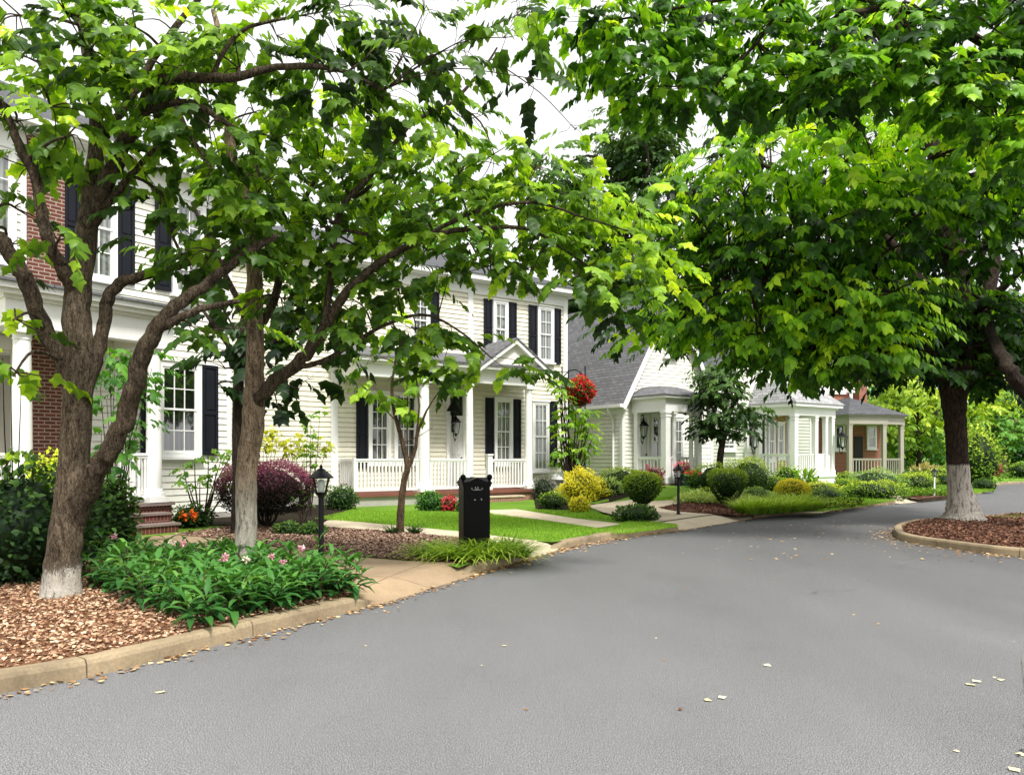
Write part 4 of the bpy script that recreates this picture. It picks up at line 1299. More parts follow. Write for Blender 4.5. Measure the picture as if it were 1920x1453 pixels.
# shaded pendant over the door
pc = on_wall(H2, 851, 763, .45)
root = empty('pendant_lamp', pc, H2.th, 'black cone shaded pendant hanging above the cream house door', 'lamp')
mb = MB(); mb.lathe(0, 0, [(.03, .26), (.04, .2), (.1, .12), (.25, -.12), (.26, -.14), (.24, -.14), (.09, .10), (0, .12)], 16, 0); mb.build('lamp_shade', M['black'], root)
mb = MB(); mb.tube([(0, 0, .24), (0, 0, 3.84 + .22 + H2.z0 - pc.z)], .008, 5); mb.build('chain', M['black'], root)
wall_lantern('wall_lantern', 'long black lantern on the white door side of the small portico', on_wall(H3, 1199, 806, .10), H3.th, 1.25)
wall_lantern('wall_lantern', 'black lantern left of the sage house porch, beside its first column', on_wall(H4, 1407, 826, .30), H4.th, 1.35)
wall_lantern('wall_lantern', 'black lantern on the right end column of the sage house porch', H4.world(2.65, 2.35, H4.z(1566, 826, 2.35)), H4.th, 1.35)

SKY_V, SKY_C, SUN_E = 0.5, 9.2, 5.0
# ================================================================== GROUND
def sstep(t): t = min(1.0, max(0.0, t)); return t * t * (3 - 2 * t)
def H(x, y):
    """yard height: flat by the street, gently rising toward the two right-hand houses."""
    s = -(x - 3.6) * .71 + (y - 16.6) * .70
    return ZG + .42 * sstep((s - 2.0) / 3.6) * sstep((x - 1.2) / 2.8)

def GY(px, py):
    """point of the yard seen at a photo pixel."""
    d = 5.0
    while d < 120:
        x = (px - CX) / FPX * d
        z = H(x, d)
        if HY + (EYE - z) * FPX / d <= py: return Vector((x, d, z))
        d += .03
    return Vector((x, d, z))

def at_depth(px, d):
    x = (px - CX) / FPX * d
    return Vector((x, d, H(x, d)))

import bmesh
def sheet(name, pts, mat, lift=.004, cuts=0, follow=True, kind='structure'):
    bm = bmesh.new()
    vs = [bm.verts.new((p[0], p[1], p[2] if len(p) > 2 else 0)) for p in pts]
    bm.faces.new(vs)
    bm.normal_update()
    bmesh.ops.triangulate(bm, faces=bm.faces[:])
    if cuts:
        for _ in range(cuts):
            bmesh.ops.subdivide_edges(bm, edges=[e for e in bm.edges if e.calc_length() > .5], cuts=1)
            bmesh.ops.triangulate(bm, faces=[f for f in bm.faces if len(f.verts) > 3])
    for v in bm.verts:
        if follow: v.co.z = H(v.co.x, v.co.y) + lift
    bmesh.ops.recalc_face_normals(bm, faces=bm.faces[:])
    bm.normal_update()
    if bm.faces and sum(f.normal.z for f in bm.faces) < 0: bmesh.ops.reverse_faces(bm, faces=bm.faces[:])
    me = bpy.data.meshes.new(name); bm.to_mesh(me); bm.free()
    me.materials.append(mat)
    o = bpy.data.objects.new(name, me); COL.objects.link(o)
    tag(o, kind=kind)
    return o

mb = MB(); mb.poly([(-300, -60, -.05), (300, -60, -.05), (300, 500, -.05), (-300, 500, -.05)]); tag(mb.build('ground', M['far_grass']), kind='structure')

K1 = [(-14, -3.6), (-9, .3), (-5.6, 3.1), (-3.45, 5.2), (-2.99, 5.69), (-2.22, 7.0), (-1.56, 8.1), (-1.58, 8.4)]
K2 = [(-.62, 10.25), (-.50, 10.55), (-.25, 10.95), (.03, 11.5), (.18, 11.9), (.12, 12.25)]
K3 = [(.68, 13.1), (.83, 13.3), (1.36, 14.06), (2.3, 15.3), (3.5, 16.55), (3.55, 16.9)]
K4 = [(8.5, 21.5), (11.0, 24.2), (12.9, 26.0)]
K5 = [(14.5, 27.3), (16.4, 29.0), (20.1, 33.1), (22.6, 36.5), (25.0, 40.0), (29.0, 44.5), (36, 47.4), (46, 47.4), (70, 45)]
ISL = [(40, 23.5), (30, 23), (20, 21.8), (13.4, 20.2), (12, 19.4), (9.8, 18.3), (8.5, 17.0), (7.75, 15.7), (7.35, 14.5), (7.6, 13.2), (8.0, 12.3), (9.0, 11.3), (12, 9.8), (20, 8.2), (40, 7.6)]

def offset(pl, e):
    out = []
    for i, p in enumerate(pl):
        a = Vector(pl[max(i - 1, 0)]); b = Vector(pl[min(i + 1, len(pl) - 1)])
        d = (b - a).normalized(); n = Vector((-d.y, d.x))
        out.append((p[0] + n.x * e, p[1] + n.y * e))
    return out

def resample(pl, step):
    pts, _ = smooth_path([(Vector((p[0], p[1], 0)), 0) for p in pl], 8)
    out = [pts[0]]; acc = 0
    for a, b in zip(pts, pts[1:]):
        L = (b - a).length; t = step - acc
        while t <= L:
            out.append(a + (b - a) * t / L); t += step
        acc = (acc + L) % step
    out.append(pts[-1])
    return [(p.x, p.y) for p in out]

def kerb(pl, h=.135, w=.17, joint=1.55, taper0=False, taper1=False):
    pts = resample(pl, .1)
    prof = [(-.0, -.04), (.008, h * .72), (.022, h * .93), (.05, h), (w - .02, h), (w, h - .02), (w, -.02)]
    rows = []
    ins = [offset(pts, e[0]) for e in prof]
    n = len(pts); mb = MB()
    per = max(2, int(joint / .1)); ph = random.randint(2, per - 1)
    tilt = 0.0
    for i in range(n):
        k = 1.0
        if taper0: k = min(k, .3 + .7 * sstep(i / 6))
        if taper1: k = min(k, .3 + .7 * sstep((n - 1 - i) / 6))
        if (i + ph) % per == 0: tilt = random.uniform(-.006, .006)
        wob = random.uniform(-.0025, .0025) + tilt
        rows.append([(ins[j][i][0], ins[j][i][1], e[1] * k + (wob if e[1] > .05 else 0)) for j, e in enumerate(prof)])
    run = [0]
    m = len(prof)
    start = 0
    segs = []
    for i in range(1, n):
        if (i + ph) % per == 0 or i == n - 1:
            segs.append((start, i)); start = i
    for a, b in segs:
        if b <= a: continue
        R = [list(r) for r in rows[a:b + 1]]
        # open a thin joint at the end of each length
        d = Vector(pts[b]) - Vector(pts[b - 1])
        if d.length > 1e-6 and b < n - 1:
            d = d.normalized() * .012
            R[-1] = [(p[0] - d.x, p[1] - d.y, p[2]) for p in R[-1]]
        v = [p for r in R for p in r]; f = []
        for i in range(len(R) - 1):
            for j in range(m - 1):
                f.append((i * m + j, i * m + j + 1, (i + 1) * m + j + 1, (i + 1) * m + j))
        f.append(tuple(range(m))); f.append(tuple(reversed([(len(R) - 1) * m + j for j in range(m)])))
        mb.add(v, [tuple(reversed(q)) for q in f])
    return tag(mb.build('kerb', M['kerb']), kind='structure')

for k_, t0, t1 in ((K1, False, True), (K2, True, True), (K3, True, False), (K4, False, False), (K5, False, False), (ISL, False, False)):
    kerb(k_, taper0=t0, taper1=t1)
kerb([(6.25, 19.95), (7.3, 20.85), (8.45, 21.45)], h=.11)

# road: one sheet
road = [(-40, -25), (45, -25), (80, 5), (80, 48), (46, 49), (36, 48.4), (29, 45.3), (24.6, 40.6), (22.2, 37.0), (19.7, 33.4), (16.0, 29.4), (14.0, 27.8), (12.4, 26.6), (8.0, 22.0), (5.6, 20.2), (3.1, 17.1), (1.9, 15.6), (.9, 14.2), (.2, 13.0), (-.3, 11.9), (-.9, 10.9), (-1.9, 8.6), (-2.5, 7.1), (-3.3, 5.9), (-5.9, 3.4), (-9.3, .6), (-16, -4)]
sheet('road', road, M['asphalt'], 0.0, 0, False)

# yard: flat sheet behind the kerbs, set back at each drive mouth
def inn(K, e=.10): return [p for p in offset(resample(K, .3), e)]
yard = inn(K1)[:-1] + [(-1.95, 8.55), (-1.05, 10.75)] + inn(K2) + [(-.15, 12.4), (.38, 13.45)] + inn(K3)[1:] + [(3.3, 17.2), (5.7, 20.4), (7.9, 21.8)] + inn(K4) + [(12.6, 26.5), (14.2, 27.8)] + inn(K5) + [(70, 60), (70, 140), (-90, 140), (-90, -6)]
sheet('yard', [(p[0], p[1], ZG) for p in yard], M['lawn'], 0, 0, False)
# rising bank in front of the right-hand houses
mb = MB(); nx, ny = 60, 44; X0, X1, Y0, Y1 = 1.0, 31.0, 18.0, 62.0
vv = []; 
for j in range(ny + 1):
    for i in range(nx + 1):
        x = X0 + (X1 - X0) * i / nx; y = Y0 + (Y1 - Y0) * j / ny
        vv.append((x, y, H(x, y) - (.30 if H(x, y) < ZG + .02 else -.002)))
mb.add(vv, [(j * (nx + 1) + i, j * (nx + 1) + i + 1, (j + 1) * (nx + 1) + i + 1, (j + 1) * (nx + 1) + i) for j in range(ny) for i in range(nx)], True)
tag(mb.build('bank', M['lawn']), kind='structure')

def gp(px, py): p = GY(px, py); return (p.x, p.y)
def drop(p, z): return (p[0], p[1], z)

# foreground concrete walk to the brick steps, ramping down to the road
walk = [gp(215, 1012), gp(330, 1002), gp(440, 1014), gp(600, 1040), gp(760, 1052), (-.80, 10.75), (-1.95, 8.62), gp(560, 1075), gp(440, 1038), gp(290, 1028)]
w_ = sheet('driveway', walk, M['drive'], .006)
mb = MB()
def apron(a0, a1, b0, b1, mat, lift=.006):
    """ramp strip between yard edge a0-a1 and road edge b0-b1 with a rolled lip."""
    n = 10
    rows = []
    for t, zz in ((0, ZG + lift), (.35, ZG * .75 + lift), (.8, .03), (1, .006)):
        rows.append([(a0[0] + (a1[0] - a0[0]) * k / n + ((b0[0] + (b1[0] - b0[0]) * k / n) - (a0[0] + (a1[0] - a0[0]) * k / n)) * t,
                      a0[1] + (a1[1] - a0[1]) * k / n + ((b0[1] + (b1[1] - b0[1]) * k / n) - (a0[1] + (a1[1] - a0[1]) * k / n)) * t, zz) for k in range(n + 1)])
    m = MB()
    v = [p for r in rows for p in r]
    m.add(v, [(r * (n + 1) + k, (r + 1) * (n + 1) + k, (r + 1) * (n + 1) + k + 1, r * (n + 1) + k + 1) for r in range(3) for k in range(n)], True)
    return tag(m.build('driveway_apron', mat), kind='structure')
apron((-1.95, 8.62), (-.80, 10.75), (-1.50, 8.12), (-.44, 10.5), M['drive'])
apron((-.20, 12.1), (.42, 13.55), (.24, 11.95), (.86, 13.25), M['path'])
apron((3.2, 17.1), (5.9, 20.5), (3.65, 16.6), (6.3, 19.9), M['path'])
apron((12.4, 26.3), (14.0, 27.9), (12.95, 25.9), (14.6, 27.2), M['path'])
# pavement strip passing the mulch bed to the second mouth
sheet('path', [gp(505, 977), gp(640, 976), gp(745, 986), gp(860, 997), gp(1000, 1014), (.44, 13.6), (-.22, 12.05), gp(900, 1012), gp(740, 997), gp(600, 988), gp(510, 986)], M['path'], .010)
# path from the cream porch steps
sheet('path', [gp(905, 957), gp(968, 955), gp(1075, 972), gp(1168, 983), gp(1120, 990), gp(1010, 974), gp(905, 965)], M['path'], .008)
# second drive toward the cottage
sheet('driveway', [gp(1098, 950), gp(1150, 943), gp(1275, 938), gp(1300, 941), gp(1232, 953), gp(1310, 964), (5.95, 20.55), (3.15, 17.05), gp(1180, 972), gp(1130, 962)], M['path'], .025, 4)
sheet('path', [gp(1590, 922), gp(1625, 918), gp(1735, 938.5), (14.0, 27.95), (12.35, 26.25), gp(1655, 938)], M['path'], .02, 3)
sheet('path', [gp(1490, 962), gp(1545, 958), gp(1580, 953), gp(1540, 962.5)], M['path'], .012, 1)

# mulch beds
b1 = inn(K1, .16)[8:]
bed1 = [p for p in b1 if p[1] > -1] + [(-2.0, 8.6), gp(560, 1076), gp(440, 1040), gp(200, 1040), gp(-60, 1060), (-12, 9), (-14, 2)]
sheet('mulch_bed', bed1, M['mulch_tan'], .008)
bed2 = [gp(330, 1003), gp(425, 988), gp(520, 985), gp(600, 989), gp(740, 998), gp(900, 1013), (-.2, 12.0)] + list(reversed(inn(K2, .17)[1:])) + [(-.85, 10.78), gp(760, 1051), gp(600, 1039), gp(440, 1013)]
sheet('mulch_bed', bed2, M['mulch_brown'], .012)
bed3 = [gp(1236, 953), gp(1290, 942), gp(1400, 942), gp(1420, 955), gp(1400, 969), gp(1312, 964)]
sheet('mulch_bed', bed3, M['mulch_red'], .032, 4)
bed4 = [gp(1685, 933), gp(1752, 925), gp(1790, 926), gp(1780, 931), gp(1730, 936)]
sheet('mulch_bed', bed4, M['mulch_red'], .02, 3)
isl_in = offset(resample(ISL, .3), .16)
isl = [p for p in isl_in]
sheet('island', [(p[0], p[1], ZG) for p in isl], M['mulch_red'], 0, 0, False)
sheet('island_lawn', [(11.6, 18.9), (13.4, 19.9), (20, 21.4), (30, 22.6), (38, 23), (38, 20), (20, 17.6), (13.0, 17.6)], M['lawn'], .012)
# dry verge along the right edge of the road
sheet('verge', [(1.5, 2.3, .0), (2.50, 3.70, .0), (2.88, 4.30, .0), (3.26, 4.9, 0), (3.64, 5.5, 0), (4.02, 6.1, 0), (4.42, 6.6, 0), (4.90, 7.2, .0), (6.2, 8.4, .0), (9.5, 8.0, .0), (30, 6, .0), (30, -10, .0), (-1, -10, .0), (-.4, -1, .0)], M['verge'], .006, 0, False).location.z = .006
# the planted left edge
sheet('planting_soil', [gp(-200, 1000), gp(-80, 1092), gp(100, 1090), gp(160, 1068), gp(215, 1040), gp(215, 1013), gp(140, 985), gp(0, 965)], M['soil'], .012)
sheet('planting_soil', [gp(1005, 958), gp(1100, 957), gp(1150, 940), gp(1215, 925), gp(1130, 915), gp(1000, 930)], M['soil'], .006, 3)
sheet('planting_soil', [gp(350, 986), gp(600, 984), gp(655, 955), gp(655, 945), gp(420, 940), gp(350, 960)], M['soil'], .016)

# -------------------------------------------------------------- loose litter (stuff)
CH_TAN = [(0, (.08, .034, .020)), (.25, (.30, .15, .085)), (.65, (.53, .34, .21)), (1, (.70, .53, .37))]
CH_BRN = [(0, (.06, .03, .02)), (.5, (.25, .15, .105)), (1, (.46, .33, .25))]
CH_RED = [(0, (.03, .013, .008)), (.5, (.13, .058, .034)), (1, (.27, .14, .085))]
def chips(name, poly, n, size, stops, label, zf=None, lift=.02):
    xy = scatter(poly, n)
    z = np.array([H(x, y) for x, y in xy]) + .012
    o = raw_mesh(name, [flat_chips(xy, z, size, stops, .45, .38, lift)], M['chip'])
    return tag(o, label, 'mulch', kind='stuff')
near = [p for p in b1 if 2.2 < p[1]] + [(-2.0, 8.6), gp(440, 1040), gp(200, 1045), gp(-60, 1080), (-8.5, 7.0), (-7.2, 2.2)]
chips('wood_chips', near, 42000, .030, CH_TAN, 'tan wood chips spread around the whitewashed left trunk')
chips('wood_chips', bed2, 22000, .036, CH_BRN, 'brown wood chips around the young tree and black mailbox')
chips('wood_chips', bed3, 5000, .055, CH_RED, 'dark red wood chips behind the second lamp post')
isl_near = [p for p in isl_in if p[0] < 13.2] 
chips('wood_chips', isl_near, 22000, .038, CH_RED, 'dark red wood chips around the big tree on the kerbed island')

CH_LEAF = [(0, (.13, .06, .025)), (.4, (.36, .20, .09)), (.75, (.56, .38, .19)), (1, (.72, .56, .34))]
def litter_line(pl, n, spread, size):
    pts = np.array(resample(pl, .05)); nn = np.array(offset([tuple(p) for p in pts], 1.0)) - pts
    i = RNG.randint(0, len(pts), n)
    e = -np.abs(RNG.exponential(spread, n)) - .01
    xy = pts[i] + nn[i] * e[:, None] + RNG.normal(size=(n, 2)) * .03
    return flat_chips(xy, np.full(n, .005), size, CH_LEAF, .16, .42, .014)
arr = [litter_line(K1[1:], 620, .06, .038), litter_line([(-1.5, 8.1), (-.44, 10.5)], 200, .05, .032), litter_line(K2, 260, .07, .05), litter_line([(.2, 11.9), (.86, 13.25)], 140, .06, .05),
       litter_line(K3, 420, .09, .05), litter_line([(3.6, 16.6), (6.3, 19.9)], 120, .08, .05), litter_line(K4, 120, .08, .06), litter_line(ISL[3:13], 1300, .16, .042)]
xy = scatter([(-2.6, 4), (3.2, 4), (7.6, 12.5), (7.0, 15), (9, 19), (5.5, 18.5), (1.5, 13.3), (-.3, 10.2)], 34)
arr.append(flat_chips(xy, np.full(len(xy), .005), .03, CH_LEAF, .12, .42, .006))
xy = scatter([(3.0, 12), (7.4, 11.5), (7.2, 15.5), (9, 19.5), (5, 17.5)], 170)
arr.append(flat_chips(xy, np.full(len(xy), .005), .05, CH_LEAF, .12, .42, .006))
t_ = RNG.uniform(0, 1, 900); xy = np.stack([1.98 + 2.98 * t_ + RNG.normal(size=900) * .035, 2.95 + 4.25 * t_ + RNG.normal(size=900) * .05], -1)
arr.append(flat_chips(xy, np.full(900, .006), .016, [(0, (.02, .02, .02)), (.6, (.05, .05, .05)), (1, (.22, .2, .16))], .3, .5, .006))
xy = np.array([[(px - CX) / FPX * (FPX * EYE / (py - HY)), FPX * EYE / (py - HY)] for px, py in ((310, 1297), (950, 1211), (1230, 1198), (1440, 1250), (1330, 1316), (1355, 1306), (1868, 1272), (1872, 1276), (1840, 1280), (1830, 1286), (1908, 1412), (1914, 1447), (1905, 1204), (1600, 1087), (1790, 1407))])
arr.append(flat_chips(xy, np.full(len(xy), .005), .048, [(0, (.66, .58, .30)), (1, (.82, .74, .46))], .05, .4, .004))
tag(raw_mesh('fallen_leaves', arr, M['chip']), 'dry tan leaves fallen along the kerbs and over the asphalt', 'fallen leaves', kind='stuff')

# -------------------------------------------------------------- mown turf blades (stuff)
LAWN_C = [(0, (.05, .13, .012)), (.4, (.13, .27, .025)), (.75, (.24, .40, .04)), (1, (.36, .50, .08))]
def turf(poly, n, L=.05):
    xy = scatter(poly, n)
    z = np.array([H(x, y) for x, y in xy])
    lv = Leaves((np.array([(-.07, 0, 0), (.07, 0, 0), (0, 1, .1)]), [(0, 1, 2)]))
    d = np.stack([RNG.normal(size=n) * .5, RNG.normal(size=n) * .5, np.ones(n)], -1)
    nn = np.stack([RNG.normal(size=n), RNG.normal(size=n), np.zeros(n)], -1)
    lv.add(np.stack([xy[:, 0], xy[:, 1], z], -1), d, nn, L * RNG.uniform(.5, 1.3, n), pal(RNG.uniform(0, 1, n), LAWN_C))
    return lv.arrays()
t_arr = [turf([gp(590, 974), gp(660, 957), gp(905, 962), gp(1010, 976), gp(1120, 992)] + list(reversed(inn(K3, .2)[1:-8])) + [(.5, 13.75), gp(1000, 1012), gp(860, 995), gp(740, 984)], 90000, .055),
         turf([gp(985, 956), gp(1100, 958), gp(1160, 975), gp(1075, 970)], 12000, .055),
         turf([gp(1185, 976), gp(1262, 984), gp(1272, 988), gp(1180, 1000), gp(1120, 1001)], 14000, .055)]
tag(raw_mesh('lawn_grass', t_arr, M['grass']), 'short bright green mown lawn in front of the cream porch', 'lawn', kind='stuff')
t_arr = [turf([gp(1215, 938), gp(1285, 930), gp(1290, 938), gp(1180, 945)], 9000, .07),
         turf([gp(1480, 953), gp(1590, 934), gp(1680, 938), gp(1650, 944), gp(1540, 961)], 14000, .07),
         turf([gp(1440, 932), gp(1470, 930), gp(1660, 930), gp(1590, 938), gp(1450, 940)], 9000, .08),
         turf([gp(1775, 922), gp(1860, 910), gp(1864, 920), gp(1790, 932)], 5000, .12)]
tag(raw_mesh('lawn_grass', t_arr, M['grass']), 'patches of mown lawn before the sage house and around the bend', 'lawn', kind='stuff')

# ================================================================== STREET FURNITURE
def post_lamp(label, base, hgt, s=1.0, post='black', head='black'):
    root = empty('post_lamp', base, .3, label, 'lamp post', None)
    r = .034 * s; hz = hgt - .40 * s
    mb = MB(); mb.lathe(0, 0, [(r * 1.9, -.02), (r * 1.9, .03), (r * 1.35, .05), (r * 1.2, .09), (r, .11), (r, hz - .02), (r * 1.3, hz - .01), (r * 1.3, hz + .01), (r * .9, hz + .02)], 16)
    mb.build('post', M[post], root)
    mb = MB(); b = hz
    mb.lathe(0, 0, [(.0, b + .0), (.055 * s, b + .005 * s), (.075 * s, b + .03 * s), (.078 * s, b + .045 * s), (0, b + .045 * s)], 8, 0, False)
    t = b + .225 * s
    mb.lathe(0, 0, [(0, t - .005 * s), (.150 * s, t - .005 * s), (.156 * s, t + .008 * s), (.142 * s, t + .02 * s), (.085 * s, t + .075 * s), (.062 * s, t + .088 * s), (.050 * s, t + .108 * s), (.028 * s, t + .118 * s),
                     (.016 * s, t + .128 * s), (.022 * s, t + .142 * s), (.013 * s, t + .158 * s), (.0, t + .178 * s)], 8, 0, False)
    for k in range(4):
        a = PI / 4 + 2 * PI * k / 4
        mb.tube([(math.cos(a) * .074 * s, math.sin(a) * .074 * s, b + .04 * s), (math.cos(a) * .134 * s, math.sin(a) * .134 * s, t)], .0085 * s, 4)
    hd = mb.build('lantern', M[head], root)
    g = MB(); g.lathe(0, 0, [(.066 * s, b + .046 * s), (.122 * s, t - .006 * s)], 8, PI / 8, False); g.build('pane', M['lamp_glass'], hd)
    g = MB(); g.lathe(0, 0, [(.0, b + .046 * s), (.03 * s, b + .05 * s), (.045 * s, b + .10 * s), (.05 * s, b + .17 * s), (.03 * s, b + .205 * s), (0, b + .21 * s)], 12); g.build('bulb', M['frost'], hd)
    return root
p = GY(602, 1076); post_lamp('black post lamp with clear lantern on the concrete walk in the foreground', p, 1.38)
p = GY(1272, 966); post_lamp('black post lamp standing before the red mulch bed and cottage drive', p, 1.30, .98)
p = GY(1752, 930); post_lamp('grey topped lamp on a pale post beside the big whitewashed trunk', p, 1.06, .85, 'white', 'black')

# mailbox pillar
mp = at_depth(889, 11.6)
root = empty('mailbox', mp, math.radians(15), 'tall black pillar mailbox with silver crest standing in grassy clumps', 'mailbox')
wf, dd, zt = .40, .40, 1.06
mb = MB(); mb.bevel_box(-wf / 2, wf / 2, -dd / 2, dd / 2, -.02, zt, .012)
mb.box(-wf / 2 - .02, wf / 2 + .02, -dd / 2 - .02, dd / 2 + .02, -.02, .09)
mb.box(-wf / 2 - .012, wf / 2 + .012, -dd / 2 - .012, dd / 2 + .012, zt - .03, zt + .004)
mb.build('body', M['mail_black'], root)
mb = MB()
mb.prism_y([(-wf / 2 - .02, zt + .005), (wf / 2 + .02, zt + .005), (wf / 2 + .02, zt + .03), (wf * .28, zt + .052), (0, zt + .105), (-wf * .28, zt + .052), (-wf / 2 - .02, zt + .03)], -dd / 2 - .025, dd / 2 + .025)
mb.prism_x([(-dd / 2 - .03, zt + .006), (dd / 2 + .03, zt + .006), (dd / 2 + .03, zt + .028), (dd * .28, zt + .050), (0, zt + .10), (-dd * .28, zt + .050), (-dd / 2 - .03, zt + .028)], -wf / 2 - .024, wf / 2 + .024)
lid = mb.build('lid', M['mail_black'], root)
for sx, sy, q in ((-1, -1, 1.0), (1, -1, .9)):
    mb = MB(); x, y = sx * (wf / 2 - .0), sy * (dd / 2 - .04); z = zt + .03
    mb.lathe(x, y, [(.03, z), (.022, z + .02), (.018, z + .03), (.035, z + .05), (.043, z + .075), (.036, z + .105), (.015, z + .12), (0, z + .125)], 12); mb.build('finial', M['mail_black'], lid)
yf = -dd / 2
mb = MB(); mb.box(-wf / 2 + .04, wf / 2 - .04, yf - .006, yf + .002, .18, .74); mb.box(wf / 2 - .075, wf / 2 - .068, yf - .012, yf - .004, .45, .58)
mb.build('door', M['mail_black'], root)
mb = MB(); mb.box(-.13, .13, yf - .008, yf + .001, .86, .90); mb.box(-.14, .14, yf - .022, yf + .001, .90, .915); mb.build('slot', M['mail_black'], root)
for sx in (1,):
    mb = MB(); x = wf / 2
    for a, b in ((.14, .50), (.56, .92)):
        mb.box(x - .001, x + .008, -dd / 2 + .05, dd / 2 - .05, b - .012, b); mb.box(x - .001, x + .008, -dd / 2 + .05, dd / 2 - .05, a, a + .012)
        mb.box(x - .001, x + .008, -dd / 2 + .05, -dd / 2 + .062, a + .012, b - .012); mb.box(x - .001, x + .008, dd / 2 - .062, dd / 2 - .05, a + .012, b - .012)
    mb.build('side_panel', M['mail_black'], root)
# raised silver crest: two buds over a scroll, and a small worn plate line below
mb = MB(); zc_ = zt - .075; y = yf - .006
for sx in (-1, 1):
    mb.lathe(sx * .018 - .005, y, [(0, zc_ + .02), (.009, zc_ + .024), (.010, zc_ + .034), (.004, zc_ + .044), (0, zc_ + .046)], 8)
    pts, rr = smooth_path([((0, y, zc_), .004), ((sx * .035, y, zc_ - .006), .004), ((sx * .07, y, zc_ + .002), .003), ((sx * .088, y, zc_ + .018), .003), ((sx * .074, y, zc_ + .026), .0025), ((sx * .066, y, zc_ + .016), .002)], 4)
    mb.tube(pts, rr, 6)
mb.tube([(-.03, y, zc_ + .006), (.03, y, zc_ + .006)], .004, 6)
mb.build('crest', M['silver'], root)
mb = MB(); zl = zt - .20; rs = random.Random(5); x = -.065
while x < .075:
    w = rs.uniform(.006, .014); mb.box(x, x + w, yf - .004, yf - .0005, zl + rs.uniform(0, .004), zl + rs.uniform(.012, .020)); x += w + .004
mb.box(-.045, -.02, yf - .004, yf - .0005, zl - .03, zl - .018); mb.box(.06, .075, yf - .004, yf - .0005, zl - .028, zl - .008)
mb.build('nameplate', M['silver'], root)

# white shaded garden light
p = at_depth(1049, 26.6)
root = empty('garden_light', p, 0, 'white hooded garden light beside the cream house corner', 'lamp')
mb = MB(); mb.lathe(0, 0, [(.035, -.02), (.05, .3), (.06, .44), (.03, .46)], 12); mb.build('post', M['white'], root)
mb = MB(); mb.lathe(0, 0, [(.27, .62), (.29, .66), (.24, .80), (.13, .90), (.03, .93), (0, .93)], 16); mb.lathe(0, 0, [(.20, .645), (.06, .46)], 12); mb.build('lamp_shade', M['white'], root)

# plant stand (iron) with the hanging flower ball
p = at_depth(1084, 26.9)
zt_ = P(1084, 687, 26.9).z - p.z
root = empty('plant_stand', p, H2.th * .3, 'thin black iron stand with an arched top holding the flower basket', 'plant stand')
mb = MB()
for x, top in ((-.55, zt_ - .0), (.28, zt_ + .02), (-.32, zt_ - .12)): mb.tube([(x, .10, -.02), (x, .10, top)], .022, 6)
mb.tube([(-.62, .10, zt_ - .42), (.36, .10, zt_ - .40)], .018, 6)
mb.tube([(-.62, .10, zt_ - .20), (-.3, .10, zt_ - .18)], .014, 6)
pts, rr = smooth_path([((-.62, .10, zt_ - .62), .02), ((-.45, .10, zt_ - .30), .02), ((-.2, .10, zt_ - .12), .02), ((.06, .10, zt_ - .16), .02), ((.28, .10, zt_ - .40), .02)], 5); mb.tube(pts, rr, 6)
mb.tube([(.02, .10, zt_ - .14), (.02, -.15, zt_ - .2), (.02, -.15, zt_ - .42)], .012, 5)
mb.build('frame', M['black'], root)
RED = [(0, (.20, .003, .008)), (.5, (.52, .010, .022)), (1, (.74, .04, .06))]
PINK = [(0, (.35, .02, .09)), (.6, (.62, .07, .2)), (1, (.80, .4, .5))]
DKRED = [(0, (.10, .006, .02)), (.6, (.28, .02, .05)), (1, (.5, .08, .14))]
c = P(1088, 733, 26.6); b_ = Vector((c.x, c.y, c.z - .55))
root = empty('flower_basket', b_, 0, 'round hanging basket of red flowers between the cream house and cottage', 'flower basket')
raw_mesh('foliage', shrub_arrays(c, (.45, .45, .44), 900, .12, GREEN_MID, T_OVAL, .55), M['shrub'], root, b_)
raw_mesh('blossom', shrub_arrays(c, (.49, .49, .47), 1150, .11, RED, T_TINY, .5, None, .85, .2), M['petal'], root, b_)
mb = MB(); mb.lathe(0, 0, [(0, .02), (.12, .03), (.24, .12), (.30, .28), (.28, .28), (0, .26)], 14); mb.build('pot', M['black'], root)

# pots at the cottage portico
def flower_pot(label, base, px_r, hgt, stops, pot='black', n=500):
    root = empty('flower_pot', base, 0, label, 'flower pot')
    mb = MB(); r = px_r
    if pot: mb.box(-r * .8, r * .8, -r * .8, r * .8, 0, hgt * .5); mb.box(-r * .88, r * .88, -r * .88, r * .88, hgt * .44, hgt * .5); mb.build('pot', M[pot], root)
    c = Vector(base) + Vector((0, 0, hgt * .68))
    raw_mesh('foliage', shrub_arrays(c, (r * .9, r * .9, hgt * .26), 220, .09, GREEN_MID, T_OVAL, .5), M['shrub'], root, base)
    raw_mesh('blossom', shrub_arrays(c + Vector((0, 0, .07)), (r * .95, r * .95, hgt * .3), n, .09, stops, T_TINY, .6, None, .7, .3), M['petal'], root, base)
    return root
def on_h(Hs, px, out, z): u = Hs.u(px, out); return Hs.world(u, out, z)
p = on_h(H3, 1279, 2.25, .36); flower_pot('dark square planter of pink flowers beside the portico columns', (p.x, p.y, H(p.x, p.y)), .28, .80 + .0, PINK, 'shutter', 420)

